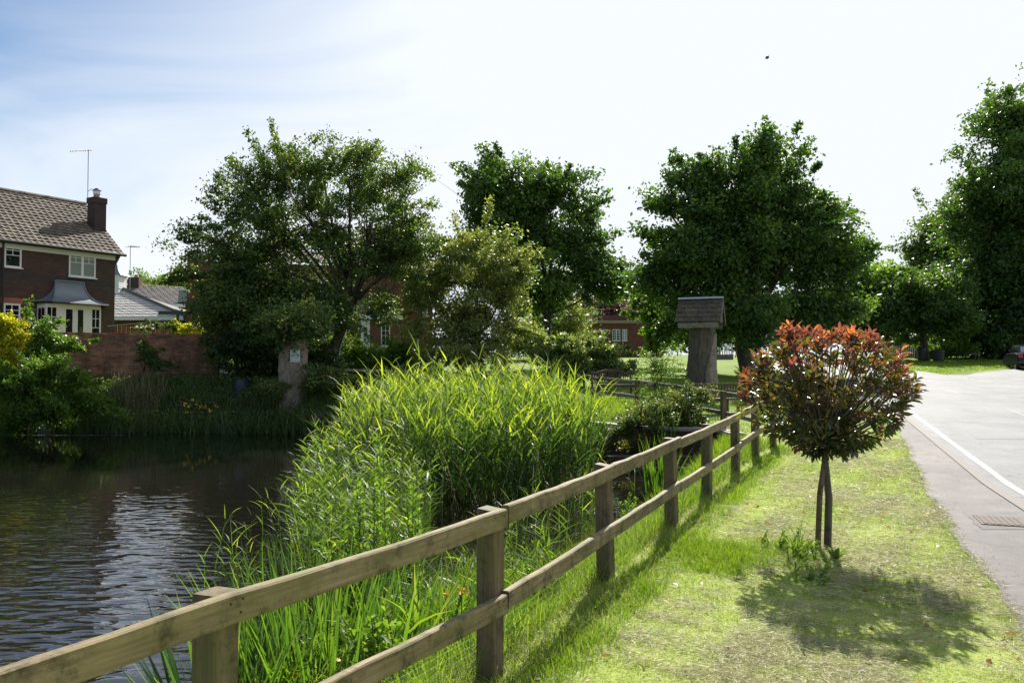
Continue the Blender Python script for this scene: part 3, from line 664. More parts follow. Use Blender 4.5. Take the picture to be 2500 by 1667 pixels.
# ================================================================== HOUSES
def local_frame(root):
    a = root.rotation_euler.z; o = root.location; ux = Vector((math.cos(a), math.sin(a), 0)); nv = Vector((-math.sin(a), math.cos(a), 0))
    def onwall(px, py, yoff=0.0):
        """local x and world-height z of a pixel on the plane local y = yoff"""
        d = ray(px, py); c = Vector((0, 0, EYE)); p0 = o+nv*yoff
        t = (p0-c).dot(nv)/d.dot(nv); p = c+d*t; q = p-o
        return q.dot(ux), p.z-o.z
    return onwall
def window(root, x0, x1, z0, z1, y, bars=(1, 2), mullions=(), curtain=False, sill=True, name='window', recess=.06, top_light=None):
    """y: outer face of the wall (local), window slightly recessed; frame > pane, glazing bars, sill"""
    f = MB(); t = .06; yy0, yy1 = y-.012, y+recess
    f.box(x0, x1, yy0, yy1, z0, z0+t); f.box(x0, x1, yy0, yy1, z1-t, z1); f.box(x0, x0+t, yy0, yy1, z0+t, z1-t); f.box(x1-t, x1, yy0, yy1, z0+t, z1-t)
    for mx_ in mullions: f.box(mx_-t*.8, mx_+t*.8, yy0, yy1, z0+t, z1-t)
    o = f.build(name, M['white'], root)
    xs_ = [x0+t]+[q for mm_ in mullions for q in (mm_-t*.8, mm_+t*.8)]+[x1-t]
    g = MB(); bmb = MB()
    for k in range(0, len(xs_), 2):
        a, b_ = xs_[k], xs_[k+1]; g.box(a, b_, y+.02, y+.026, z0+t, z1-t)
        bx_, bz_ = bars
        for i in range(1, bx_+1):
            xx = a+(b_-a)*i/(bx_+1); zlo = z0+t if top_light is None else z1-t-(z1-z0)*top_light
            bmb.box(xx-.013, xx+.013, y+.004, y+.018, zlo, z1-t)
        for j in range(1, bz_+1):
            hh = (z1-z0-2*t) if top_light is None else (z1-z0)*top_light
            zz = z1-t-hh*j/(bz_+ (1 if top_light is None else 0)); bmb.box(a, b_, y+.003, y+.017, zz-.013, zz+.013)
    g.build('pane', M['glass'] if not curtain else M['curtain'], o); 
    if bmb.v: bmb.build('glazing_bar', M['white'], o)
    if sill: MB().cbox(x0-.05, x1+.05, y-.07, y-.013, z0-.045, z0-.001, .006).build('sill', M['white'], o)
    return o
def tile_roof(name, mt, root, p00, p10, p01, p11, nu, nv_, amp=.03, step=.03):
    """pantile roof: p00->p10 along the eave, p01->p11 along the ridge"""
    p00, p10, p01, p11 = map(Vector, (p00, p10, p01, p11)); U = nu*5+1
    n_ = (p10-p00).cross(p01-p00).normalized()
    if n_.z < 0: n_ = -n_
    V, rows = [], []
    for r in range(nv_):
        for e, ofs in ((0, step), (1, 0)):
            v = (r+e)/nv_; a = p00.lerp(p01, v); b_ = p10.lerp(p11, v)
            sh = (r % 2)*.0
            for i in range(U):
                u = i/(U-1); w_ = amp*max(0, math.sin(2*math.pi*(i/5.0)+.4))
                jit = .004*math.sin(i*12.9898+r*78.233)
                V.append(a.lerp(b_, u)+n_*(w_+ofs+jit))
    F = []
    for r in range(2*nv_-1):
        for i in range(U-1): F.append((r*U+i, r*U+i+1, (r+1)*U+i+1, (r+1)*U+i))
    me = bpy.data.meshes.new(name); me.from_pydata([tuple(p) for p in V], [], F); me.update()
    return link(me, name, mt, root)

# ---- house with the bay window
ha = R(58.1); hz0 = 1.6
house = thing('brick_house', 'dark brick two storey house with tiled roof, chimney and white bay window', 'house', (-17.12, 34.0, hz0), ha)
ow = local_frame(house)
zeave = ow(275, 622)[1]; xl = -13.0; DP = 5.4; zr = ow(213, 500, DP/2)[1]
xw = 0.0
wl = MB()
wl.box(xl, xw, 0, .3, -.8, zeave); wl.box(xl, xw, DP-.3, DP, -.8, zeave); wl.box(xl, xl+.3, .3, DP-.3, -.8, zeave)
# right gable
gy = [(0.3, -.8), (DP-.3, -.8), (DP-.3, zeave), (DP/2, zr-.12), (.3, zeave)]
wl.prism([(xw-.3, a, b_) for a, b_ in gy], [(xw, a, b_) for a, b_ in gy])
wl.build('wall', M['brick_house'], house)
cb = MB()
for k in range(4): cb.box(xw+.001, xw+.06+.05*k, -.02, .32, zeave-.42+k*.1, zeave-.32+k*.1)
cb.build('corbel', M['brick_house'], house)
# dark brick band course
x_, zb_ = ow(200, 693); MB().box(xl, xw-.002, -.006, 0, ow(250, 700)[1], ow(250, 683)[1]).build('band_course', brickmat('blue_brick', (.055, .038, .042), (.04, .028, .032), (.07, .06, .06)), house)
ov = .28
ex = ow(290, 612)[0]
rf = tile_roof('roof', M['tile'], house, (xl-.2, -ov, zeave+.03), (xw+.22, -ov, zeave+.03), (xl-.2, DP/2, zr), (xw+.22, DP/2, zr), 52, 18, .032, .036)
tile_roof('roof', M['tile'], house, (xw+.22, DP+ov, zeave+.03), (xl-.2, DP+ov, zeave+.03), (xw+.22, DP/2, zr), (xl-.2, DP/2, zr), 44, 12)
sf = MB(); sf.prism([(xw+.215, -ov, zeave-.02), (xw+.215, -ov, zeave+.02), (xw+.215, DP/2, zr-.01), (xw+.215, DP/2, zr-.1)], [(xw+.0, -ov, zeave-.02), (xw+.0, -ov, zeave+.02), (xw+.0, DP/2, zr-.01), (xw, DP/2, zr-.1)])
sf.build('verge', M['tile_dark'], rf)
mb = MB()
for k in range(30): 
    x0 = xl-.2+k*(xw+.42-xl)/30; mb.tube([(x0, DP/2, zr+.0), (x0+(xw+.42-xl)/30-.012, DP/2, zr+.0)], .11, 8)
mb.build('ridge_tile', M['tile'], rf)
MB().cbox(xl, xw-.02, -.05, -.002, zeave-.24, zeave-.03, .004).build('fascia', M['white'], house)
gt = MB(); gt.tube([(xl, -ov-.03, zeave-.005), (xw+.3, -ov-.03, zeave-.005)], .065, 8); gt.box(xl, xw+.2, -ov+.02, -.052, zeave-.045, zeave-.02)
gt.build('gutter', M['black'], house)
xd = ow(6, 560)[0]; MB().tube([(xd, -.1, 0), (xd, -.1, zeave-.02)], .04, 6).build('downpipe', M['black'], house)
# windows
def win_px(xa, ya, xb, yb, yoff=0, **k):
    a, z1_ = ow(xa, ya, yoff); b_, z0_ = ow(xb, yb, yoff); return a, b_, z0_, z1_
a, b_, z0_, z1_ = win_px(168, 612, 232, 680); window(house, a, b_, z0_, z1_, -.03, (1, 2), ((a+b_)/2,), curtain=True, top_light=.38)
a, b_, z0_, z1_ = win_px(10, 593, 51, 655); window(house, a, b_, z0_, z1_, -.03, (1, 2), (), top_light=.42)
a, b_, z0_, z1_ = win_px(8, 740, 48, 800); window(house, a, b_, z0_, z1_, -.03, (1, 2), (), top_light=.42)
MB().box(a-.1, b_+.1, -.008, -.001, z1_, z1_+.22).build('lintel', brickmat('soldier_brick', (.33, .11, .06), (.27, .09, .05), (.25, .2, .15)), house)
# bay
bd = .62
xa = ow(90, 760, 0)[0]; xb = ow(246, 760, -bd)[0]; xa1 = ow(112, 760, -bd)[0]; ztop = ow(200, 744, -bd)[1]; xe = xb+.05
ring0 = [(xa, -.002), (xa1, -bd), (xb, -bd), (xb+.35, -.002)]
bo = MB().prism([(x, y, -.3) for x, y in ring0], [(x, y, .28) for x, y in ring0]).build('bay', M['white'], house)
MB().prism([(x, y, ztop-.11) for x, y in ring0], [(x, y, ztop) for x, y in ring0]).build('bay_head', M['white'], bo)
wbay = xb-xa1; zb0 = .28
def panel(x0, x1, kind):
    z0, z1 = .28, ztop-.11
    if kind == 'win': window(house, x0, x1, z0+.35, z1, -bd+.02, (1, 2), (), top_light=.4, sill=False, curtain=False); MB().box(x0, x1, -bd+.005, -bd+.05, z0, z0+.35).build('apron', M['white'], bo)
    if kind == 'door':
        o = MB(); t_ = .1
        o.box(x0, x0+t_, -bd+.005, -bd+.06, z0, z1); o.box(x1-t_, x1, -bd+.005, -bd+.06, z0, z1); o.box(x0+t_, x1-t_, -bd+.005, -bd+.06, z0, z0+.25); o.box(x0+t_, x1-t_, -bd+.005, -bd+.06, z1-t_, z1)
        d_ = o.build('door', M['white'], house); MB().box(x0+t_, x1-t_, -bd+.03, -bd+.035, z0+.25, z1-t_).build('pane', M['glass'], d_)
        return d_
u = [ow(px_, 770, -bd)[0] for px_ in (112, 142, 155, 184, 210, 222, 247)]
panel(u[0], u[1]+.0, 'win'); MB().box(u[1]+.002, u[2]-.002, -bd+.004, -bd+.07, .28, ztop-.111).build('mullion', M['white'], bo)
d1 = panel(u[2], u[3], 'door'); d2 = panel(u[3]+.003, u[4], 'door')
for dx, dd in ((-.05, d1), (.05, d2)): MB().beam((u[3]+dx, -bd-.02, .95), (u[3]+dx, -bd-.02, 1.2), .025, .03, .004, up=Vector((0, 1, 0))).build('handle', M['metal'], dd)
MB().box(u[4]+.002, u[5]-.002, -bd+.004, -bd+.07, .28, ztop-.111).build('mullion', M['white'], bo)
panel(u[5], u[6], 'win')
# angled side light of the bay
sx0, sy0, sx1, sy1 = xa, -.002, xa1, -bd
s1 = MB(); 
def side_bar(t0, t1, z0, z1, o=0):
    ax, ay = sx0+(sx1-sx0)*t0, sy0+(sy1-sy0)*t0; bx, by = sx0+(sx1-sx0)*t1, sy0+(sy1-sy0)*t1
    return [(ax+.02, ay+.05, z0), (bx+.02, by+.05, z0), (bx-o, by-o, z0), (ax-o, ay-o, z0)], [(ax+.02, ay+.05, z1), (bx+.02, by+.05, z1), (bx-o, by-o, z1), (ax-o, ay-o, z1)]
for (t0, t1, z0, z1) in ((0, .14, .281, ztop-.111), (.86, .99, .281, ztop-.111), (.14, .86, .281, .7), (.14, .86, ztop-.2, ztop-.111), (.48, .52, 1.6, ztop-.2)): s1.prism(*side_bar(t0, t1, z0, z1))
so_ = s1.build('window', M['white'], house); MB().prism(*side_bar(.14, .86, .7, ztop-.2, -.03)).build('pane', M['glass'], so_)
# flared lead roof on the bay: swept profile from the wall down to the eave
zt = ow(170, 688, 0)[1]; xt0 = ow(133, 688)[0]; xt1 = ow(203, 690)[0]
lr = MB(); K = 9; rings = []
for k in range(K+1):
    t = k/K; fl = t**1.9; zz = zt+(ztop+.04-zt)*(1-(1-t)**1.55)
    x0 = xt0+(xa-.22-xt0)*fl; x1 = xt1+(xb+.5-xt1)*fl; y_ = -.06-(bd+.18)*fl; ins = (bd)*.55*fl
    rings.append([(x0, -.002, zz), (x0+ins, y_, zz), (x1-ins, y_, zz), (x1, -.002, zz)])
vs = [p for r_ in rings for p in r_]; fs = []
for k in range(K):
    for i in range(3): fs.append((k*4+i, k*4+i+1, k*4+5+i, k*4+4+i))
fs.append((0, 1, 2, 3)); fs.append((K*4, K*4+1, K*4+2, K*4+3)); lr.add(vs, fs)
lo = lr.build('lead_roof', M['lead'], house)
rl = MB()
for i in (1, 2): rl.tube([Vector(r_[i])+Vector((0, -.01, .015)) for r_ in rings], .028, 6)
rl.tube([Vector(r_[0])+Vector((.03, -.03, .01)) for r_ in rings], .03, 6); rl.tube([Vector(r_[3])+Vector((-.03, -.03, .01)) for r_ in rings], .03, 6); rl.tube([rings[0][0], rings[0][1], rings[0][2], rings[0][3]], .04, 6)
rl.build('roll', M['lead'], lo)
g2 = MB(); e = rings[-1]; g2.tube([Vector(e[0])+Vector((0, 0, -.03)), Vector(e[1])+Vector((0, -.03, -.03)), Vector(e[2])+Vector((0, -.03, -.03)), Vector(e[3])+Vector((0, 0, -.03))], .045, 6); g2.build('gutter', M['black'], bo)
# chimney: rises through the front slope at the gable
yc0, yc1 = .95, 1.5; cxa = xw-.42; cxb = xw+.14
cz1 = ow(244, 483, 1.0)[1]
ch = MB(); ch.box(cxa+.03, cxb, yc0, yc1, zeave+.2, cz1-.25); ch.box(cxa, cxb+.03, yc0-.03, yc1+.03, cz1-.249, cz1)
co_ = ch.build('chimney', brickmat('chimney_brick', (.06, .032, .034), (.045, .025, .027), (.06, .05, .05)), rf)
xm = (cxa+cxb)/2; mb = MB(); mb.tube([(xm, (yc0+yc1)/2, cz1-.02), (xm, (yc0+yc1)/2, cz1+.16)], [.14, .12], 10); mb.build('pot', M['clay'], house)
mb = MB(); mb.tube([(xm, (yc0+yc1)/2, cz1+.161), (xm, (yc0+yc1)/2, cz1+.31)], [.15, .15], 10); mb.build('cowl', simple('steel_cowl', (.5, .5, .5), .3, .8), house)
mb = MB(); mb.tube([(xm, (yc0+yc1)/2, cz1+.33), (xm, (yc0+yc1)/2, cz1+.44)], [.2, .05], 10); mb.build('cowl_cap', M['black'], house)
MB().beam((cxa-.06, yc0-.14, zeave+.88), (cxb-.2, yc0-.14, zeave+.88), .2, .05, .004).build('flashing', M['lead'], rf)
# aerial clamped to the chimney
def aerial(root, base, h, boom, n_el, el, ang, r=.018):
    p = Vector(base); MB().tube([p, p+Vector((0, 0, h))], r, 5).build('mast', M['metal'], root, world=True)
    d = Vector((math.cos(ang), math.sin(ang), -.06)).normalized(); s_ = d.cross(Vector((0, 0, 1))).normalized(); top = p+Vector((0, 0, h-.04))
    mb = MB(); mb.tube([top+d*-.15, top+d*boom], r*.8, 4)
    for k in range(n_el):
        q = top+d*(boom*(k+.5)/n_el); mb.tube([q-s_*el*(1.3-.5*k/n_el), q+s_*el*(1.3-.5*k/n_el)], r*.45, 3)
        mb.tube([q-Vector((0, 0, el*.35)), q+Vector((0, 0, el*.35))], r*.4, 3)
    mb.build('antenna', M['metal'], root, world=True)
pb = at(214, 497, 36.2); pt_ = at(214, 366, 36.2)
ta = thing('television_aerial', 'tall thin television aerial on a mast beside the house chimney', 'aerial', pb)
aerial(ta, pb, pt_.z-pb.z, .85, 9, .16, math.pi*1.02)
for z_ in (.15, .55): MB().tube([pb+Vector((0, 0, z_)), pb+Vector((.5, -.6, z_))], .015, 4).build('bracket', M['metal'], ta, world=True)

# ---- pale roofed outbuilding behind
gb = thing('garage_building', 'single storey brick outbuilding with pale hipped tile roof and cupola', 'garage', (-22.6, 46, 1.9), 0)
def W(px, py, Y): p = at(px, py, Y); return (p.x-gb.location.x, p.y-gb.location.y, p.z-gb.location.z)
e0 = W(150, 775, 46); e1 = W(455, 775, 46); zE = e0[2]
MB().box(e0[0], e1[0]-.4, .3, 6, -.5, zE).build('wall', M['brick_red'], gb)
zT = W(290, 706, 49)[2]; rg = W(296, 706, 49)[0]
rr = tile_roof('roof', M['tile_pale'], gb, (e0[0]-.3, -.1, zE+.05), (e1[0], -.1, zE+.05), (e0[0]-.3, 3.2, zT), (rg, 3.2, zT), 40, 11, .006, .022)
MB().prism([(e1[0], -.1, zE+.02), (e1[0], 6.3, zE+.02), (rg, 3.2, zT-.01)], [(e1[0], -.1, zE-.05), (e1[0], 6.3, zE-.05), (rg, 3.2, zT-.1)]).build('hip_slope', M['tile_dark'], rr)
MB().tube([(e1[0], -.1, zE+.1), (rg, 3.2, zT+.06)], .1, 6).build('hip_tile', M['tile_dark'], rr)
MB().box(e0[0], e1[0]-.1, -.14, -.105, zE-.16, zE+.05).build('gutter', M['white'], gb)
# louvred cupola
cx_ = W(290, 690, 49.2)[0]; zc = W(290, 706, 49.2)[2]; zc1 = W(290, 673, 49.2)[2]; mb = MB()
for k in range(8): z = zc+(zc1-zc)*k/8; mb.box(cx_-.52+.02*(k % 2), cx_+.30, 2.6, 3.6, z, z+(zc1-zc)/8-.02); 
mb.box(cx_-.5, cx_+.27, 2.65, 3.55, zc-.5, zc1-.03)
cu = mb.build('cupola', M['white'], gb)
mb = MB(); c0 = (cx_-.11, 3.1)
for (r0, z0, r1_, z1_) in ((.56, zc1-.02, .36, zc1+.18), (.36, zc1+.18, .18, zc1+.42), (.18, zc1+.42, .04, zc1+.75), (.03, zc1+.85, .02, zc1+1.2)):
    mb.prism([(c0[0]+r0*a, c0[1]+r0*b_, z0) for a, b_ in ((-1, -1), (1, -1), (1, 1), (-1, 1))], [(c0[0]+r1_*a, c0[1]+r1_*b_, z1_) for a, b_ in ((-1, -1), (1, -1), (1, 1), (-1, 1))])
mb.build('cupola_roof', M['lead'], cu)
# ---- long roofed house farther back
hb = thing('long_roofed_house', 'brick house with long dark tiled roof behind the pale roofed outbuilding', 'house', (-30, 58, 2.1), 0)
def W2(px, py, Y): p = at(px, py, Y); return (p.x+30, p.y-58, p.z-2.1)
a0 = W2(300, 742, 58); a1 = W2(474, 742, 58); r0 = W2(300, 692, 62); r1_ = W2(474, 706, 62)
MB().box(a0[0]-3, a1[0]-.3, .35, 8, -.5, a0[2]-.05).build('wall', M['brick_red'], hb)
ro = tile_roof('roof', M['tile_dark'], hb, (a0[0]-3, 0, a0[2]), (a1[0], 0, a1[2]), (a0[0]-3, 4, r0[2]+.1), (a1[0], 4, r1_[2]), 50, 16, .012, .03)
x0 = W2(420, 738, 58)[0]; MB().box(x0-2, W2(456, 738, 57.6)[0], -.2, -.1, a0[2]-.24, a0[2]-.02).build('gutter', M['white'], hb)
xx = W2(307, 690, 60)[0]; mb = MB(); mb.box(xx-.42, xx+.42, 3.2, 4.2, r0[2]-1, W2(307, 676, 61)[2]); mb.build('chimney', M['brick_house'], ro)
MB().tube([(xx, 3.7, W2(307, 676, 61)[2]), (xx, 3.7, W2(307, 668, 61)[2])], [.16, .12], 8).build('pot', M['clay'], hb)
dv = W2(422, 735, 57); dv1 = W2(440, 706, 57.4); MB().prism([(dv[0], -.12, dv[2]), (a1[0]+.2, -.12, dv[2]), (a1[0]+.2, -.12, dv1[2]), (dv1[0]-.3, -.12, dv1[2])], [(dv[0], .6, dv[2]), (a1[0]+.2, .6, dv[2]), (a1[0]+.2, 2.6, dv1[2]), (dv1[0]-.3, 2.6, dv1[2])]).build('dormer_roof', M['lead'], ro)
pa = at(317, 712, 53); tb = thing('television_aerial', 'slender aerial pole rising above the outbuilding roofs', 'aerial', pa); aerial(tb, pa, at(317, 600, 53).z-pa.z, .6, 4, .3, 0.2, .022)
MB().tube([pa+Vector((-.35, 0, 3.0)), pa+Vector((.35, 0, 3.0))], .015, 4).build('cross_arm', M['metal'], tb, world=True)

# ---- red brick house behind the trees
rh_ = thing('red_brick_house', 'red brick house with white front door, seen under the big pond tree', 'house', (at(890, 860, 45).x, 45, 2.0), R(16))
owr = local_frame(rh_)
zf = owr(900, 770)[1]; xA = owr(455, 800, 1.5)[0]; xB = owr(1056, 800, 1.5)[0]; zE2 = owr(560, 640, 1.5)[1]
mb = MB(); mb.box(xA, xB, 1.5, 9, -.8, zE2); mb.build('wall', M['brick_red'], rh_)
xm1, xm2 = owr(838, 800, 0)[0], owr(935, 800, 0)[0]
MB().box(xm1, xm2+1.0, 0, 1.495, -.8, zf-.05).build('porch', M['brick_red'], rh_)
zr2 = zE2+1.3
tile_roof('roof', M['tile'], rh_, (xA-.2, 1.2, zE2), (xB+.2, 1.2, zE2), (xA+2.2, 5.2, zr2), (xB-1, 5.2, zr2), 60, 14)
MB().prism([(xm1-.1, -.25, zf), (xm2+1.1, -.25, zf), (xm2+1.1, 1.49, zf+.9), (xm1-.1, 1.49, zf+.9)], [(xm1-.1, -.25, zf-.04), (xm2+1.1, -.25, zf-.04), (xm2+1.1, 1.49, zf+.82), (xm1-.1, 1.49, zf+.82)]).build('porch_roof', M['tile'], rh_)
MB().box(xm1-.12, xm2+1.1, -.31, -.255, zf-.22, zf+.03).build('fascia', M['white'], rh_)
a, zt_ = owr(881, 781); b_, zb_ = owr(903, 839); dz0 = zt_-2.05
dr = MB().box(a, b_, -.05, -.003, dz0, zt_).build('door', M['white'], rh_)
mb = MB()
for i in range(2):
    for j in range(3): mb.box(a+.16+i*.17*(b_-a), a+.16+i*.17*(b_-a)+.13*(b_-a), -.058, -.0505, zt_-.4-(j+1)*.3, zt_-.4-j*.3-.03)
mb.build('pane', M['glass'], dr); MB().box(b_-.13, b_-.09, -.08, -.051, zt_-1.12, zt_-1.0).build('handle', M['metal'], dr)
a, z1_ = owr(930, 793); b_, z0_ = owr(952, 845); window(rh_, a, b_, z0_, z1_, -.03, (1, 3), ())
MB().box(a-.1, b_+.1, -.08, -.001, z0_-.2, z0_-.05).build('brick_sill', simple('stone_sill', (.35, .24, .15), .8), rh_)
for (px0, py0, px1, py1) in ((780, 790, 806, 840), (1014, 805, 1022, 846), (1030, 752, 1044, 772), (640, 760, 670, 800)):
    a, z1_ = owr(px0, py0, 1.5); b_, z0_ = owr(px1, py1, 1.5); window(rh_, a, b_, z0_, z1_, 1.47, (1, 2), ())
# carriage lamp by the door
lx, lz = owr(874, 800); mb = MB(); mb.tube([(lx, -.12, lz-.2), (lx, -.12, lz+.15)], [.05, .1], 6); mb.tube([(lx, -.12, lz+.151), (lx, -.12, lz+.34)], [.12, .02], 6); mb.box(lx-.02, lx+.02, -.11, -.001, lz-.02, lz+.03)
lw = Vector((0, 0, 0)); o = mb.build('wall_lantern', M['white'], None); a_ = rh_.rotation_euler.z
o.location = rh_.location; o.rotation_euler = (0, 0, a_); tag(o, 'white carriage lantern on the brick wall left of the door', 'lantern')

# ---- flat roofed brick building far off
fb = thing('flat_roofed_building', 'distant low red brick building with white casement windows and moulded roof edge', 'building', (at(1480, 820, 70).x, 70, 2.3), 0)
owf = local_frame(fb); x0, z1_ = owf(1395, 790); x1, z0_ = owf(1620, 850)
MB().box(x0, x1, 0, 9, -1, z1_).build('wall', M['brick_red'], fb)
mb = MB(); mb.box(x0-.2, x1+.2, -.25, 9, z1_+.001, z1_+.12); mb.box(x0-.3, x1+.3, -.35, 9, z1_+.121, z1_+.26); mb.build('cornice', M['concrete'], fb)
xp = owf(1447, 785)[0]; mb = MB(); mb.box(xp, x1, .2, 8, z1_+.262, z1_+.75); pr = mb.build('parapet', M['brick_red'], fb)
mb = MB(); mb.tube([(xp+.3, .5, z1_+.75), (xp+.3, .5, z1_+1.0), (xp+.3, .5, z1_+1.4)], [.25, .12, .2], 8); mb.build('finial', M['concrete'], fb)
for (q0, q1) in ((1468, 1480), (1495, 1514), (1519, 1531)):
    a, zz1 = owf(q0, 804); b_, zz0 = owf(q1, 832); window(fb, a, b_, zz0, zz1, -.03, (1, 3), ((a+b_)/2,))
MB().tube([(xp+1, .6, z1_+.7), (xp+1, .6, z1_+2.9), (xp+9, .6, z1_+2.85)], .03, 4).build('handrail', M['metal'], fb)

# ---- garden wall by the pond
wa, wb = at(-40, 870, 27.6), at(535, 870, 30.6)
gw = thing('garden_wall', 'old red brick garden wall with coping above the far bank', 'wall', (wb.x, wb.y, .7), math.atan2(wb.y-wa.y, wb.x-wa.x))
ogw = local_frame(gw); Lw = (wb-wa).length; ztw = ogw(535, 816)[1]
MB().box(-Lw, 0, 0, .23, -.5, ztw-.11).build('brickwork', M['brick_wall'], gw)
mb = MB(); random.seed(4)
k = -Lw
while k < -.05:
    mb.box(k, min(k+.105, 0.02), -.025, .255, ztw-.109, ztw+random.uniform(-.006, .004)); k += .113
mb.build('coping', M['brick_wall'], gw)
mb = MB(); mb.box(-.34, .03, -.05, -.001, -.5, ztw-.13); mb.build('pier', M['brick_wall'], gw)
# slatted trellis behind the wall, beside the house
tr_ = thing('timber_fence', 'low orange brown timber slat fence behind the garden wall', 'fence', (at(330, 800, 36).x, 36, 1.7), R(12)); mb = MB()
for k in range(26): mb.box(-2.3+k*.18, -2.3+k*.18+.12, 0, .025, 0, at(330, 796, 36).z-1.7)
mb.build('slat', simple('orange_timber', (.26, .13, .05), .8, 0, .3), tr_); MB().box(-2.4, 2.4, .03, .07, .9, 1.0).build('rail', M['greywood'], tr_)
for k in (-2.2, 0, 2.2): MB().box(k-.05, k+.05, .071, .16, -.3, at(330, 793, 36).z-1.7).build('post', M['greywood'], tr_)
# pergola beam
pg = thing('pergola', 'dark green timber pergola above the flowers behind the wall', 'pergola', (at(440, 800, 34).x, 34, 1.7), R(5)); pz = at(440, 768, 34).z-1.7
gm = simple('dark_green_timber', (.02, .045, .03), .6)
mb = MB(); mb.cbox(-.9, 1.4, -.06, .06, pz, pz+.14, .01); mb.build('beam', gm, pg)
for k in (-.1, 1.3): MB().cbox(k-.06, k+.06, -.05, .05, -.4, pz-.002, .01).build('post', gm, pg)
ln_ = MB(); c0, c1 = at(262, 796, 33), at(425, 776, 34); ln_.tube([c0, c0.lerp(c1, .5)-Vector((0, 0, .05)), c1], .008, 3); tag(ln_.build('washing_line', simple('green_cord', (.15, .35, .25), .6)), 'thin green washing line strung between the house and the pergola', 'washing line')

# ---- stone sluice walls at the pond's right end
sl = thing('sluice_wall', 'low dark brick sluice wall with stone coping at the right end of the pond', 'wall', (2.2, 19.6, -.6), 0)
def arcpts(pts, n=10):
    out_ = []
    for i in range(len(pts)-1):
        for k in range(n): out_.append(tuple(np.array(pts[i])*(1-k/n)+np.array(pts[i+1])*k/n))
    return out_+[pts[-1]]
mb = MB(); cpn = MB()
segs = [((2.0, 20.0), (2.9, 18.7)), ((2.9, 18.7), (3.6, 18.15)), ((3.6, 18.15), (4.7, 18.0)), ((4.7, 18.0), (4.75, 16.6))]
for (a, b_) in segs:
    a3, b3 = Vector((*a, 0)), Vector((*b_, 0)); d = (b3-a3).normalized(); s_ = d.cross(Vector((0, 0, 1)))
    for (mbx, w_, zlo, zhi) in ((mb, .24, -1.0, .30), (cpn, .32, .301, .37)):
        q = [a3-s_*w_/2, b3-s_*w_/2, b3+s_*w_/2, a3+s_*w_/2]; mbx.prism([p+Vector((0, 0, zlo)) for p in q], [p+Vector((0, 0, zhi)) for p in q])
mb.build('brickwork', M['brick_dark'], sl, world=True); cpn.build('coping', M['concrete'], sl, world=True)
mb = MB()
for (x0, x1, y0, y1, z0, z1) in ((2.1, 3.9, 17.2, 17.5, -1.0, -.18), (2.6, 4.2, 16.4, 16.6, -1.0, -.32)): mb.cbox(x0, x1, y0, y1, z0, z1, .02)
mb.build('weir_step', M['brick_dark'], sl, world=True)

# ================================================================== STUMPS, BENCHES, CAR AND SMALL THINGS
def stump_mesh(root, name, m, pts, rad, seed, n=26, rough=.07, flare=None):
    """fluted trunk: pts along the height (x,y,z), rad radii"""
    rng = np.random.default_rng(seed); V, F = [], []; ph = rng.uniform(0, 6.28, 6); am = rng.uniform(.3, 1, 6)
    Kz = 18; P = np.array(pts, float); t = np.linspace(0, 1, len(P))
    for k in range(Kz+1):
        u = k/Kz; c = [np.interp(u, t, P[:, j]) for j in range(3)]; r = np.interp(u, t, rad)
        for i in range(n):
            a = 2*math.pi*i/n; f = sum(am[j]*math.sin((j+3)*a+ph[j]+u*(.6+j*.3)) for j in range(6))*rough/2+rng.normal()*.012
            V.append((c[0]+r*(1+f)*math.cos(a), c[1]+r*(1+f)*math.sin(a), c[2]))
    for k in range(Kz):
        for i in range(n): F.append((k*n+i, k*n+(i+1) % n, (k+1)*n+(i+1) % n, (k+1)*n+i))
    F.append(tuple(Kz*n+i for i in range(n)))
    mb = MB(); mb.v = V; mb.f = F; return mb.build(name, m, root, smooth=False, world=True)
# stump with the shingled roof
Ys = 27.0; zb = hz1(at(1712, 950, Ys).x, Ys)
s0 = at(1708, 955, Ys); st = thing('roofed_tree_stump', 'tall grey dead tree stump capped by a small shingled wooden roof', 'tree stump', (s0.x, Ys, zb-.05))
pA = at(1712, 960, Ys); pB = at(1716, 790, Ys)
stump_mesh(st, 'trunk', M['stump'], [(pA.x, Ys, zb-.1), (pA.x+.01, Ys, zb+.35), (pA.x+.02, Ys, zb+1.3), (pB.x, Ys, pB.z)], [.55, .50, .44, .42], 3)
# torn strip of bare wood down the right of the stump
sm_ = stump_mesh(st, 'bare_wood', M['pale_stump'], [(pA.x+.22, Ys-.26, zb-.1), (pA.x+.20, Ys-.27, zb+.9), (pA.x+.28, Ys-.20, zb+1.5), (pB.x+.33, Ys-.1, pB.z-.35)], [.34, .27, .19, .11], 8, rough=.2)
zri = at(1700, 730, Ys).z-st.location.z; zev = at(1659, 786, Ys-.7).z-st.location.z
RL, RH = .74, .70
def turn(o):
    o.rotation_euler = (0, 0, R(-21)); o.location = (at(1711, 760, Ys).x-st.location.x, 0, 0); return o
rf2 = turn(MB().prism([(-RL+.06, -RH+.08, zev), (-RL+.06, 0, zri-.06), (-RL+.06, RH-.08, zev)], [(RL-.06, -RH+.08, zev), (RL-.06, 0, zri-.06), (RL-.06, RH-.08, zev)]).build('roof', M['shingle'], st))
random.seed(11)
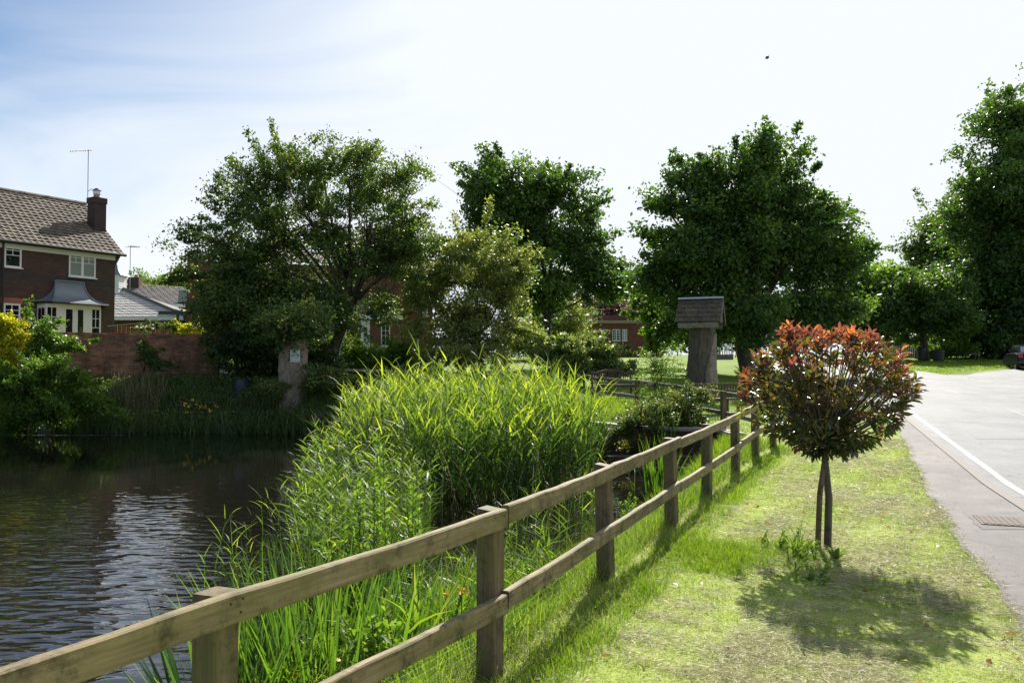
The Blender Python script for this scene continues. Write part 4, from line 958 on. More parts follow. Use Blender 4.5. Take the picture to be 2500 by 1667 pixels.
for side in (-1, 1):
    for r_ in range(5):
        mb = MB(); v0, v1 = r_/5, (r_+1.12)/5; x = -RL-.01*(4-r_)
        while x < RL-.02:
            x2 = min(x+random.uniform(.09, .18), RL+.02); o_ = random.uniform(0, .02)
            def pt__(v, dz): return (side*RH*(1-v), zev+(zri-zev)*v+dz)
            y0, z0 = pt__(v0-.01-o_, .05+o_); y1, z1 = pt__(min(v1, 1), .010)
            mb.prism([(x, y0, z0-.03), (x2-.008, y0, z0-.03), (x2-.008, y0, z0), (x, y0, z0)], [(x, y1, z1-.012), (x2-.008, y1, z1-.012), (x2-.008, y1, z1+.004), (x, y1, z1+.004)]); x = x2
        mb.build('shingle_course', M['shingle'], rf2)
turn(MB().cbox(-RL-.01, RL+.01, -.11, .11, zri-.0, zri+.06, .01).build('ridge_cap', simple('galvanised_ridge', (.36, .43, .50), .4, .3), st))
for sy in (-1, 1): turn(MB().cbox(-RL+.07, RL-.09, sy*(RH-.05)-.018, sy*(RH-.05)+.018, zev-.19, zev-.012, .004).build('fascia', M['greywood'], st))
for sy in (-1, 1): turn(MB().beam((RL+.0, sy*(RH+.0), zev-.03), (RL+.0, 0, zri-.05), .035, .10, .004).build('bargeboard', M['greywood'], st))

# stump with the sign
Y2 = 26.8; q0 = at(715, 945, Y2); z2 = hz1(q0.x, Y2); s2 = thing('bare_tree_stump', 'pale bare tree stump with a notice on it beside the pond', 'tree stump', (q0.x, Y2, z2-.05))
qt = at(719, 800, Y2); stump_mesh(s2, 'trunk', M['pale_stump'], [(q0.x+.02, Y2, z2-.4), (q0.x+.02, Y2, z2+.3), (q0.x-.0, Y2, z2+1), (qt.x, Y2, qt.z)], [.50, .47, .49, .46], 5, rough=.05)
sg = thing('notice_sign', 'small white notice reading Save Our Surgery fixed to the pale stump', 'sign', at(720.5, 868, Y2-.53))
x0, x1 = at(708.5, 868, Y2-.53).x-sg.location.x, at(732, 868, Y2-.53).x-sg.location.x; zt_, zb_ = at(720, 852, Y2-.53).z-sg.location.z, at(720, 883.5, Y2-.53).z-sg.location.z
MB().box(x0, x1, 0, .012, zb_, zt_).build('board', simple('sign_board', (.62, .74, .74), .5), sg)
MB().box(x0+.03, x0+.07, .0125, .2, zb_+.1, zt_-.1).add([], []).build('batten', M['greywood'], sg)
def text(s, size, x, z, parent, m, name='lettering', y=-.003):
    c = bpy.data.curves.new(name, 'FONT'); c.body = s; c.size = size; c.align_x = 'CENTER'; c.extrude = .0015; c.offset = size*.03
    o = bpy.data.objects.new(name, c); C.objects.link(o); c.materials.append(m); o.rotation_euler = (0, 0, 0); bpy.context.view_layer.update(); me = bpy.data.meshes.new_from_object(o.evaluated_get(bpy.context.evaluated_depsgraph_get())); bpy.data.objects.remove(o); q = bpy.data.objects.new(name, me); C.objects.link(q); q.parent = parent; q.location = (x, y, z); q.rotation_euler = (R(90), 0, 0); return q
ink = simple('dark_green_ink', (.02, .05, .04), .6)
hh = zt_-zb_
text('Save', hh*.22, (x0+x1)/2, zt_-hh*.17, sg, ink); text('Our', hh*.22, (x0+x1)/2, zt_-hh*.36, sg, ink); text('Surgery', hh*.21, (x0+x1)/2, zt_-hh*.56, sg, ink)
for (a, b_, zc_) in ((.08, .3, .70), (.36, .55, .70), (.6, .9, .70), (.1, .35, .88), (.47, .65, .88), (.74, .9, .88)): MB().box(x0+(x1-x0)*a, x0+(x1-x0)*b_, -.0025, -.0005, zt_-hh*zc_-hh*.02, zt_-hh*zc_+hh*.02).build('small_print', ink, sg)

# benches
def bench(name, label, loc, rz, L=1.5, arch=True, mt='teak', group=None):
    b0 = thing(name, label, 'bench', loc, rz, group); m_ = M[mt]; h = L/2
    sl_ = MB()
    for k in range(5): sl_.cbox(-h, h, -.46+k*.092, -.46+k*.092+.075, .42, .445, .005)
    sl_.build('seat', m_, b0)
    for sx_ in (-1, 1):
        for (y0, y1, zt2) in ((-.48, -.42, .64), (.0, .06, .0)):
            if zt2: MB().cbox(sx_*h-.03, sx_*h+.03, y0, y1, 0, zt2, .006).build('leg', m_, b0)
            else: MB().beam((sx_*h, .02, 0), (sx_*h, .11, .88), .06, .06, .006, up=Vector((0, 1, 0))).build('leg', m_, b0)
        MB().cbox(sx_*h-.035, sx_*h+.035, -.52, .05, .641, .675, .008).build('armrest', m_, b0)
    MB().cbox(-h+.031, h-.031, -.47, -.45, .34, .415, .004).build('apron', m_, b0)
    bk = MB(); nn = 15
    for k in range(nn): 
        x = -h+.1+(L-.2)*k/(nn-1); bk.beam((x, .055, .50), (x, .10, .80+(.06*(1-(x/h)**2) if arch else 0)), .035, .016, .003, up=Vector((0, 1, 0)))
    bk.cbox(-h+.031, h-.031, .04, .075, .47, .52, .005)
    b1 = bk.build('backrest', m_, b0)
    ar = MB(); K = 14; r0 = []
    for k in range(K+1):
        x = -h+L*k/K; e = .09*math.exp(-(x/(h*.55))**4) if arch else 0; r0.append([(x, .075, .78+e), (x, .115, .78+e), (x, .125, .865+e), (x, .085, .865+e)])
    for k in range(K): ar.prism(r0[k], [(p[0]-.0005, p[1], p[2]) for p in r0[k+1]])
    ar.build('top_rail', m_, b1); return b0
bp_ = at(1495, 960, 27.2); bench('park_bench', 'dark stained slatted park bench with arched back beyond the rail fence', (bp_.x, 27.2, hz1(bp_.x, 27.2)), R(14), 1.42)
bp_ = at(1735, 1000, 21.8); bench('park_bench', 'dark red park bench beside the roofed stump, mostly behind the fence and rose bush', (bp_.x+.1, 21.8, hz1(bp_.x, 21.8)), R(200), 1.5, False)
bp_ = at(2338, 868, 60); bench('park_bench', 'distant bench in tree shade across the road', (bp_.x, 60, hz1(bp_.x, 60)), R(-4), 2.6, False, 'greywood')
def crate_bin(name, label, p, w_, h_, m_):
    o = thing(name, label, 'bin', p); mb = MB(); mb.tube([(0, 0, 0), (0, 0, h_*.1), (0, 0, h_*.92), (0, 0, h_*.921), (0, 0, h_)], [w_*.42, w_*.46, w_*.5, w_*.56, w_*.54], 14); mb.build('body', m_, o)
    mb = MB(); mb.tube([(0, 0, h_+.002), (0, 0, h_*1.07)], [w_*.5, w_*.3], 14); mb.build('lid', m_, o); return o
p = at(2250, 870, 57); crate_bin('litter_bin', 'dark round litter bin at the foot of the far brick pier', (p.x, 57, hz1(p.x, 57)), .62, .9, M['black'])
p = at(2291, 872, 56); crate_bin('litter_bin', 'dark tub in front of the distant bench', (p.x, 56, hz1(p.x, 56)), .8, .75, M['black'])
p = at(2250, 870, 62); o = thing('brick_gate_pier', 'square brick gate pier under the trees across the road', 'gate pier', (p.x, 62, hz1(p.x, 62)-.1)); MB().box(-.35, .35, -.3, .4, 0, 1.75).build('shaft', M['brick_dark'], o); MB().cbox(-.42, .42, -.37, .47, 1.751, 1.86, .02).build('cap', M['concrete'], o)
p = at(2218, 868, 66); o = thing('board_fence', 'weathered board fence behind the far gate pier', 'fence', (p.x-2.2, 66, hz1(p.x, 66)-.1)); mb = MB()
for k in range(34): mb.box(k*.15, k*.15+.13, 0, .025, 0, 1.7+random.uniform(-.03, .03))
mb.build('board', M['greywood'], o); MB().box(-.05, 5.1, .03, .08, 1.2, 1.3).build('rail', M['greywood'], o)
# white picket fence and low hut seen past the roofed stump
p = at(1752, 868, 60); o = thing('picket_fence', 'distant white picket fence seen right of the roofed stump', 'fence', (p.x-1.2, 60, hz1(p.x, 60))); mb = MB(); zz_ = at(1752, 862, 60).z-o.location.z
for k in range(14): mb.box(k*.17, k*.17+.09, 0, .02, zz_-.1, zz_+.72)
mb.build('picket', M['white'], o); MB().box(-.1, 2.4, .021, .06, zz_-.6, zz_-.101).build('plinth', M['greywood'], o); MB().box(-.1, 2.4, .021, .05, zz_+.45, zz_+.52).build('rail', M['white'], o)

# dark saloon car across the road
M['carpaint'] = simple('dark_blue_car_paint', (.012, .014, .03), .18, .4, .05, 3)
p = at(2461, 903, 43.5); car = thing('parked_car', 'dark blue saloon car with red tail lamps parked across the road', 'car', (p.x+1.55, 43.5, hz1(p.x+.9, 43.5)+.0), R(-22))
def hull(profile, halfw, taper):
    """side profile (y,z) swept over x with rounding"""
    vs, fs = [], []; xs_ = [-1, -.93, -.7, 0, .7, .93, 1]; n_ = len(profile)
    cy_ = sum(q[0] for q in profile)/n_; cz_ = sum(q[1] for q in profile)/n_
    for x in xs_:
        e = 1-taper*(abs(x)**6)
        for (y, z) in profile: vs.append((x*halfw, cy_+(y-cy_)*(1-(1-e)*.5), cz_+(z-cz_)*e))
    for k in range(len(xs_)-1):
        for i in range(n_): fs.append((k*n_+i, k*n_+(i+1) % n_, (k+1)*n_+(i+1) % n_, (k+1)*n_+i))
    fs += [tuple(range(n_)), tuple((len(xs_)-1)*n_+i for i in range(n_))]; return vs, fs
v_, f_ = hull([(0, .32), (-.06, .5), (.0, .78), (.06, .93), (.85, 1.0), (3.2, .98), (4.2, .78), (4.35, .55), (4.3, .3), (2.2, .22)], .86, .12)
bd_ = MB().add(v_, f_).build('body', M['carpaint'], car)
v_, f_ = hull([(.7, .97), (1.15, 1.36), (1.6, 1.43), (2.5, 1.41), (3.15, 1.0)], .70, .1); MB().add(v_, f_).build('roof', M['carpaint'], car)
MB().prism([(-.58, .70, 1.02), (.58, .70, 1.02), (.52, 1.08, 1.33), (-.52, 1.08, 1.33)], [(-.58, .72, 1.0), (.58, .72, 1.0), (.52, 1.1, 1.32), (-.52, 1.1, 1.32)]).build('rear_window', simple('bright_glass', (.25, .32, .33), .08), car)
red = simple('red_lamp_lens', (.38, .015, .02), .25)
for s_ in (-1, 1): MB().cbox(s_*.72-.1, s_*.72+.1, -.05, .06, .68, .88, .02).build('tail_lamp', red, car)
MB().box(-.26, .26, -.072, -.045, .66, .77).build('number_plate', simple('yellow_plate', (.45, .38, .08), .5), car)
MB().cbox(-.84, .84, -.12, .05, .36, .54, .03).build('bumper', M['carpaint'], car)
for s_ in (-1, 1):
    for y in (.85, 3.4):
        wh = MB().tube([(s_*.84, y, .3), (s_*.66, y, .3)], .31, 18).build('wheel', M['black'], car); MB().tube([(s_*.845, y, .3), (s_*.80, y, .3)], .19, 14).build('rim', M['metal'], wh)
# white meter box and blue drum by the wall end
p = at(549, 900, 29.6); o = thing('meter_box', 'white plastic utility box at the right end of the garden wall', 'utility box', p, R(8)); MB().cbox(-.17, .17, 0, .2, -.24, .24, .02).build('case', M['white'], o); MB().cbox(-.15, .15, -.014, -.002, -.21, .21, .004).build('door', M['white'], o); MB().box(-.03, .03, .05, .1, -1.3, -.241).build('post', M['black'], o)
p = at(592, 940, 27.6); o = thing('water_butt', 'dark blue drum standing in undergrowth by the garden wall', 'drum', (p.x, 27.6, p.z-.5)); mb = MB(); mb.tube([(0, 0, 0), (0, 0, .15), (0, 0, .45), (0, 0, .7)], [.26, .29, .29, .26], 16); mb.build('body', simple('blue_plastic', (.012, .022, .045), .5), o)
# flower tub by the brick house
p = at(822, 888, 37); o = thing('flower_tub', 'dark tub of pale flowers on the lawn by the brick house', 'planter', (p.x, 37, p.z)); mb = MB(); mb.tube([(0, 0, 0), (0, 0, .38)], [.2, .33], 12); mb.build('tub', M['black'], o)
rng = np.random.default_rng(2); n_ = 900; d = unit(rng.normal(size=(n_, 3))); P = np.array(o.location)+np.array([0, 0, .42])+d*rng.uniform(.7, 1, (n_, 1))*np.array([.42, .35, .26]); P[:, 2] = np.maximum(P[:, 2], o.location.z+.36)
V, F = quad_leaves(rng, P, d, .06, .06); npmesh('blossom', V, F, M['pale_petal'], o)

# iron railing in front of that lawn
p0, p1 = at(770, 905, 33), at(1060, 905, 35); o = thing('iron_railing', 'thin black iron railing across the lawn by the brick house', 'railing', (p0.x, p0.y, p0.z-.1), math.atan2(p1.y-p0.y, p1.x-p0.x)); L_ = (p1-p0).length
mb = MB(); z_ = hz1(p0.x, 33)-o.location.z
for k in range(int(L_/.13)): mb.tube([(k*.13, 0, z_-.1), (k*.13, 0, z_+.85)], .009, 4, cap=False)
mb.build('bar', M['black'], o); mb = MB(); mb.tube([(0, 0, z_+.8), (L_, 0, z_+.8)], .014, 4); mb.tube([(0, 0, z_+.1), (L_, 0, z_+.1)], .014, 4); mb.build('rail', M['black'], o)

# outfall trickle: pipe, falling water, foam
p = at(107, 1013, 25.6); o = thing('outfall_pipe', 'small outfall under the bushes with a trickle of water falling into the pond', 'pipe', p); MB().tube([(0, .5, .03), (0, 0, 0)], .07, 10).build('pipe', simple('iron_pipe', (.10, .07, .05), .7), o)
mb = MB(); random.seed(9)
for k in range(16):
    x = random.uniform(-.1, .1); h_ = p.z-WATER; mb.tube([(x, -.02, -.01), (x*1.05, -.07, -.12), (x*1.1, -.1, -h_*.5), (x*1.15, -.12, -h_)], [.008, .006, .005, .004], 4)
fw = simple('falling_water', (.32, .36, .4), .15); mb.build('falling_water', fw, o)
rng = np.random.default_rng(6); n_ = 420; x_ = rng.normal(0, 1.1, n_)-.0; x_ = x_*np.where(x_ > 0, .9, 1.4); cpx = at(108, 1058, 25.2)
P = np.stack([cpx.x+x_, cpx.y-.05+rng.normal(0, .05, n_)-.02*x_+.0, np.full(n_, WATER+.004)], 1); D = unit(np.stack([np.ones(n_), rng.normal(0, .08, n_), np.zeros(n_)], 1))
S = np.array([0, 1., 0]); L = rng.uniform(.05, .2, n_)[:, None]; w_ = rng.uniform(.008, .02, n_)[:, None]
V = np.stack([P, P+D*L*.5+S*w_, P+D*L, P+D*L*.5-S*w_], 1).reshape(-1, 3); F = np.arange(n_)[:, None]*4+np.array([[0, 1, 2, 3]])
tag(npmesh('water_foam', V, F, simple('foam', (.6, .66, .72), .4)), 'thin white line of foam on the water below the outfall', 'foam', kind='stuff')
p = at(70, 1060, 25.0); mb = MB(); mb.beam((p.x, p.y, WATER-.4), (p.x+.02, p.y, at(70, 1024, 25).z), .07, .07, .01, up=Vector((1, 0, 0))); tag(mb.build('mooring_stake', M['post']), 'short wooden stake standing in the water near the outfall', 'stake')
# bird high in the sky
p = at(1873, 141, 40); mb = MB(); mb.tube([p+Vector((-.01, -.22, -.1)), p+Vector((0, -.1, -.03)), p, p+Vector((0, .12, .06)), p+Vector((.01, .2, .1))], [.02, .07, .085, .05, .01], 8)
mb.prism([p+Vector((.03, -.06, .02)), p+Vector((.03, .08, .05)), p+Vector((.13, .0, .16))], [p+Vector((.03, -.06, .0)), p+Vector((.03, .08, .03)), p+Vector((.14, .0, .15))])
mb.prism([p+Vector((-.03, -.06, -.02)), p+Vector((-.03, .08, .0)), p+Vector((-.14, .0, -.08))], [p+Vector((-.03, -.06, -.04)), p+Vector((-.03, .08, -.02)), p+Vector((-.15, .0, -.1))])
tag(mb.build('bird', simple('dark_feathers', (.03, .028, .035), .7)), 'small dark bird flying high in the pale sky', 'bird')

# ================================================================== TREES
tree('pond_tree', 'broad spreading tree with lacy small leaves behind the signed stump', (790, 935), 31,
     [(760,540,200,200,1.1,.5), (620,640,150,170,1.3,-.8), (900,550,160,170,.8), (545,710,100,140,1.9,-.5), (700,770,190,95,2.2,-1), (525,765,60,38,1.2,-.5), (970,660,110,130,.8), (680,430,150,75,.9), (1000,470,80,90,.6), (855,425,120,70,.8), (600,460,85,85,.7), (480,590,50,55,.4), (465,690,45,60,.5), (620,830,130,60,1.6,-.5), (880,690,110,75,.8), (715,788,55,18,8,-4.7), (670,815,28,12,4,-4.7), (560,445,50,40,.3), (1040,560,50,70,.5), (780,385,110,35,.5)],
     .115, 1250, 140, 'lf_haw', .26, .42, seed=11, trunk_top=(862, 725), limbs=60, sprig=.22, shell=.35, depth=.7, bough=5)
tree('olive_leaved_tree', 'paler olive green bushy tree right of the broad pond tree', (1185, 900), 33,
     [(1150,700,120,130), (1080,790,100,95), (1215,790,85,95), (1070,650,75,60,.8), (1200,610,70,60,.8), (1150,850,140,60), (1030,720,60,90,.8), (1235,700,60,60,.7), (1190,585,40,30,.5), (1110,605,65,50,.9), (1245,665,50,60,.8), (1025,700,55,90,.9)],
     .12, 420, 150, 'lf_olive', .13, .42, seed=12, limbs=40, sprig=.25, shell=.3, depth=.7, bough=5, vbias=.16)
tree('maple_tree', 'dark green maple standing behind the olive green tree', (1338, 885), 46,
     [(1290,500,120,100), (1400,590,100,90), (1190,470,70,70), (1455,650,60,50), (1180,560,80,90), (1340,690,110,60,.8), (1250,620,110,90), (1440,720,60,35,.6), (1340,440,60,50,.8), (1200,430,40,35,.7), (1400,510,50,50,.7), (1290,430,50,30,.6)],
     .22, 560, 130, 'lf_maple', .30, .62, seed=13, trunk_top=(1338, 740), limbs=40, sprig=.15, shell=.5)
tree('large_oak_tree', 'large dense broadleaf tree behind the roofed stump', (1828, 930), 39,
     [(1830,620,200,170,1.2), (1840,455,125,85), (1740,470,80,80,.8), (1640,640,80,110), (1665,450,45,75,.35), (1620,500,35,45,.3), (1975,560,80,110), (2040,660,80,110), (1800,760,220,85,1.1), (1930,420,60,70,.6), (2090,610,35,35,.4), (1830,395,75,40,.5), (1900,395,40,40,.5), (1735,390,45,40,.35), (1700,560,120,110), (1980,780,110,70,1), (1900,500,110,110,.8), (1760,600,130,150,.8), (2000,470,30,35,.4), (1610,720,70,60,.6), (1570,690,25,30,.25)],
     .20, 1150, 130, 'lf_beech', .42, .58, seed=14, trunk_top=(1815, 800), limbs=40, sprig=.12, shell=.45, br=1.9, bough=6)
tree('small_lime_tree', 'small bushy tree left of the roofed stump with drooping boughs', (1592, 892), 47,
     [(1590,770,55,60), (1590,715,40,35), (1640,790,60,60), (1600,830,50,28,.7)], .17, 260, 110, 'lf_light', .12, .32, seed=15, vbias=.1)
tree('pale_green_tree', 'pale green tree in sunlight right of the large dense tree', (2085, 868), 60,
     [(2100,680,60,60), (2130,720,55,70), (2080,770,70,60), (2140,790,50,50), (2060,720,50,60)], .26, 260, 110, 'lf_light', .2, .75, seed=16, vbias=.15)
tree('roadside_tree', 'round topped roadside tree on a slim trunk across the road', (2262, 872), 57,
     [(2240,740,90,75), (2180,760,60,60), (2290,720,70,70), (2200,700,60,45), (2300,780,60,45,.7), (2150,800,45,35,.6)], .24, 400, 120, 'lf_maple', .22, .7, seed=17, trunk_top=(2255, 790), vbias=-.05)
tree('grey_green_tree', 'grey green tree rising behind the roadside tree', (2290, 868), 76,
     [(2290,590,60,65), (2350,620,60,80), (2250,640,40,40), (2330,540,40,25,.7), (2240,600,20,25,.4)], .3, 260, 110, 'lf_haw', .3, .95, seed=18)
tree('tall_sycamore', 'towering dark sycamore filling the right edge beyond the road', (2490, 872), 62,
     [(2500,440,110,110,.9), (2420,520,90,80), (2560,560,170,240,1.2), (2370,470,50,30,.5), (2430,640,90,90), (2490,300,70,90,.8), (2420,350,40,60,.6), (2380,720,80,70), (2460,780,120,80,1.1), (2570,330,130,130,1), (2340,790,50,45,.6), (2490,280,35,40,.5), (2350,545,35,25,.4)],
     .30, 1250, 125, 'lf_maple', .55, .95, seed=19, limbs=30, sprig=.1, vbias=-.05)
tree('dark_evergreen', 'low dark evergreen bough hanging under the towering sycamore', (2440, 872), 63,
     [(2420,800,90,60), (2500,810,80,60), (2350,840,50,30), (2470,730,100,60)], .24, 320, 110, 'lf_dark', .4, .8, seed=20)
tree('light_shrub', 'light green shrub catching sun below the dark trees across the road', (2310, 872), 60,
     [(2310,835,22,30), (2325,800,18,30), (2295,850,25,18), (2350,850,20,14,.6)], .2, 110, 110, 'lf_light', .08, .45, seed=21, cat='shrub', trunk=True, limbs=3)
tree('copper_beech', 'distant purple leaved beech above the flat roofed building', (1450, 850), 88,
     [(1440,765,45,30), (1480,760,40,30), (1415,775,25,22), (1500,770,30,28)], .32, 170, 110, 'lf_copper', .3, 1.1, seed=22)
tree('willow_like_tree', 'soft pale green tree glimpsed under the maple boughs', (1385, 868), 58,
     [(1350,790,50,50), (1385,765,35,35), (1320,820,50,40), (1280,830,60,50)], .18, 260, 100, 'lf_olive', .15, .7, seed=23)
tree('distant_tree', 'distant round tree top above the long dark roof', (390, 860), 85,
     [(385,710,38,24), (430,715,30,20), (360,712,20,12)], .35, 110, 100, 'lf_light', .3, 1.0, seed=24)
for i, (bx_, bl, lb) in enumerate((((1310), [(1330,720,60,45), (1270,700,60,60), (1420,755,50,25)], 'distant tree behind the maple trunk'), (1560, [(1570,760,50,45), (1640,770,50,40)], 'distant tree behind the small bushy tree'),
        (1750, [(1700,790,120,60), (1800,800,100,50), (1880,790,90,60)], 'distant hedge like tree behind the large dense trunk'), (2160, [(2150,780,90,60), (2200,720,50,50), (2130,700,50,30)], 'distant tree behind the roadside tree'))):
    tree('background_tree', lb, (bx_, 866), 92+i*4, bl, .36, 260, 110, 'lf_maple' if i % 2 else 'lf_haw', .3, 1.2, seed=30+i, limbs=6)

# ---- shrubs
def shrub(*a, **k): k.setdefault('cat', 'shrub'); k.setdefault('limbs', 8); k.setdefault('sprig', .25); return tree(*a, **k)
shrub('dogwood_shrub', 'wide shrub with pale edged leaves behind the park bench', (1430, 945), 31,
      [(1380,865,80,45), (1450,870,85,50), (1340,850,45,35), (1500,892,42,36), (1400,905,110,40), (1420,845,80,18,.8)], .10, 520, 120, 'lf_vari', .06, .17, seed=40, depth=.6, vbias=.22)  # vbias lightens the leaf colour in place of sunlight the trees block
shrub('garden_shrub', 'leafy shrub below the white front door', (868, 905), 33.5, [(868,865,38,26), (840,850,18,18,.6), (890,885,40,22)], .10, 150, 100, 'lf_light', .05, .28, seed=41)
shrub('garden_shrub', 'leafy shrub below the sash window of the brick house', (965, 905), 33.5, [(960,880,42,24), (985,870,28,20,.7)], .10, 120, 100, 'lf_light', .05, .28, seed=42)
shrub('rose_bush', 'flowering rose bush with reddish tips near the sluice wall', (1665, 1050), 18.7,
      [(1655,990,50,36), (1690,965,38,30,.7), (1625,1000,42,28), (1680,1022,40,28), (1600,985,30,20,.5)], .045, 230, 90, 'lf_rose', .02, .15, seed=43, sprig=.45, vbias=.05)
shrub('rose_bush', 'low trailing rose growing over the sluice wall coping', (1545, 1035), 17.9,
      [(1530,1050,32,22), (1560,1030,36,16,.7), (1600,1010,40,20,.7)], .045, 130, 80, 'lf_rose', .015, .15, seed=44, sprig=.4)
shrub('young_sapling', 'thin young sapling with sparse leaves left of the roofed stump', (1615, 985), 21,
      [(1612,900,20,60,.7), (1600,950,28,34,.6), (1635,860,12,30,.4), (1650,835,6,28,.25), (1590,880,10,30,.3)], .045, 110, 34, 'lf_light', .02, .17, seed=45, sprig=.5, shell=.2)
shrub('golden_shrub', 'bright golden yellow shrub at the left edge in front of the garden wall', (40, 1000), 25.6,
      [(15,797,20,22), (28,835,28,22), (8,850,30,28), (12,885,26,22)], .09, 170, 100, 'lf_gold', .05, .18, seed=46, depth=.6)
shrub('elder_shrub', 'green leafy shrub beside the golden shrub', (145, 1000), 26.3,
      [(100,815,30,14,.6), (135,838,35,16), (90,870,50,22), (60,782,20,8,.4)], .12, 100, 70, 'lf_light', .05, .24, seed=47, vbias=-.1, depth=.6)
shrub('bank_bramble', 'large sunlit mass of bramble on the left bank above the water', (110, 1040), 25.0,
      [(50,940,80,45), (120,925,70,40), (190,960,60,40), (40,1000,60,32), (120,990,110,28), (235,990,50,22,.8), (130,900,40,16,.6), (225,930,22,14,.4)], .085, 520, 100, 'lf_light', .05, .2, seed=48, vbias=-.1, depth=.5)
shrub('ivy_bush', 'dark climber hanging over the middle of the garden wall', (345, 960), 27.9,
      [(355,868,28,22), (342,850,12,10,.4), (375,895,26,22,.8)], .08, 80, 70, 'lf_haw', .04, .15, seed=49, depth=.3)
shrub('garden_flower_shrub', 'shrub with cream flowers just above the garden wall', (345, 830), 31.5, [(345,803,25,7), (395,795,30,12), (425,797,20,12)], .07, 60, 70, 'lf_haw', .03, .12, seed=50)
shrub('yellow_flower_shrub', 'clump of bright yellow flowers at the wall top under the pergola', (465, 830), 31.8, [(465,798,18,12), (440,803,20,8,.6)], .07, 50, 70, 'lf_gold', .02, .16, seed=51)
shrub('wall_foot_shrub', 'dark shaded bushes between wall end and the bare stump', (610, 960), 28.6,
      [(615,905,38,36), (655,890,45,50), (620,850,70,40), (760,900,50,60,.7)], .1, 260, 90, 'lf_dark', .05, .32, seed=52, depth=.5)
shrub('low_bank_bush', 'low green bush at the foot of the bare stump', (770, 960), 26.6, [(790,930,50,20), (850,940,60,20), (690,950,40,16)], .08, 170, 80, 'lf_haw', .03, .22, seed=53, vbias=.1)
# small conspicuous blossoms
def blossoms(name, label, cat, pts, Y, m, size, k=6, kind=None, group=None):
    mb = MB(); random.seed(len(pts)); V = []
    rng = np.random.default_rng(len(pts)+7); P = []
    for (px, py) in pts:
        c = np.array(at(px, py, Y)); P.append(c+rng.normal(0, size*.35, (k, 3)))
    P = np.concatenate(P); D = unit(rng.normal(size=P.shape)); V, F = quad_leaves(rng, P, D, size, size*.8); o = npmesh(name, V, F, M[m]); tag(o, label, cat, group, kind); return o
blossoms('rose_blossom', 'cream roses opening above the garden wall', 'flowers', [(345,797),(352,803),(368,800),(375,803),(338,800),(360,797)], 30.9, 'cream', .09, kind='stuff')
blossoms('yellow_flag_flower', 'yellow flowers at the far water edge below the wall', 'flowers', [(450,985),(462,990),(478,985),(490,992),(500,996),(515,1000),(455,1003),(530,988),(470,975)], 25.6, 'yellow', .07, kind='stuff')

# ================================================================== WATERSIDE PLANTS
def in_poly(x, y, P): return poly_sd(x, y, np.array(P, float)) < 0
def scatter(rng, n, P, margin=0):
    P = np.array(P, float); lo, hi = P.min(0), P.max(0); out_ = np.zeros((0, 2))
    while len(out_) < n:
        q = rng.uniform(lo, hi, (n*2, 2)); q = q[poly_sd(q[:, 0], q[:, 1], P) < 0]; out_ = np.concatenate([out_, q])
    return out_[:n]
def plant_field(rng, xy, h, leaves, leafL, leafW, lean=.12, spread=.55, up=.55, K=3, z=None, vb=.5, droop=.75, stemw=.010, start=.15, grad=.25):
    """upright stems carrying long arching alternate leaves"""
    n = len(xy); zz = z if z is not None else np.maximum(H(xy[:, 0], xy[:, 1]), WATER-.25)
    B = np.stack([xy[:, 0], xy[:, 1], zz], 1); hs = h if hasattr(h, '__len__') else np.full(n, h); hs = hs*rng.uniform(.72, 1.12, n)
    az = rng.uniform(0, 6.283, n); ln_ = rng.uniform(0, 1, n)*lean; D = unit(np.stack([np.cos(az)*ln_, np.sin(az)*ln_, np.ones(n)], 1))
    sv = rng.normal(vb-.15, .1, n)
    V, F, k = blades(rng, B, hs, stemw, K=3, D0=D, droop=.12); parts = [(V, F, np.repeat(sv, k))]
    m_ = n*leaves; i = np.repeat(np.arange(n), leaves); t = np.tile(np.linspace(start, .97, leaves), n)+rng.normal(0, .03, m_); t = np.clip(t, .05, .98)
    P = B[i]+D[i]*(hs[i]*t)[:, None]; a2 = rng.uniform(0, 6.283, m_); up_ = up+.5*t**2
    Dl = unit(np.stack([np.cos(a2)*spread, np.sin(a2)*spread, up_+rng.normal(0, .12, m_)], 1))
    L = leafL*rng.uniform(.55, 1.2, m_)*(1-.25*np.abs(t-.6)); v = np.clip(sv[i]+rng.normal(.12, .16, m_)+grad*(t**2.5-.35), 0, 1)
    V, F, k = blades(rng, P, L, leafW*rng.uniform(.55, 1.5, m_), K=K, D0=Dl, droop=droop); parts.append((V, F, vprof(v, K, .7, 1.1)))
    return join(parts)
def fence_strip(s0, s1, d0, d1):
    """band along the near fence; s in post indices, d metres to the lawn side (+) or pond side (-)"""
    A_, B_ = [], []
    for s in np.linspace(s0, s1, 9):
        x = np.interp(s, range(9), [p[0] for p in PP]); y = np.interp(s, range(9), [p[1] for p in PP]); A_.append((x+.867*d0, y-.497*d0)); B_.append((x+.867*d1, y-.497*d1))
    return A_+B_[::-1]
fence_strip_ = fence_strip
rng = np.random.default_rng(77)
REED = [(-3.9, 18.0), (-3.0, 14.6), (-2.3, 12.9), (-1.4, 12.3), (-.3, 12.5), (.6, 13.4), (1.35, 14.8), (1.9, 16.6), (2.0, 18.5), (.6, 20.8), (-2, 22.3), (-4.0, 21)]
xy = scatter(rng, 1700, REED); edge = np.clip(-poly_sd(xy[:, 0], xy[:, 1], np.array(REED))/1.2, 0, 1)
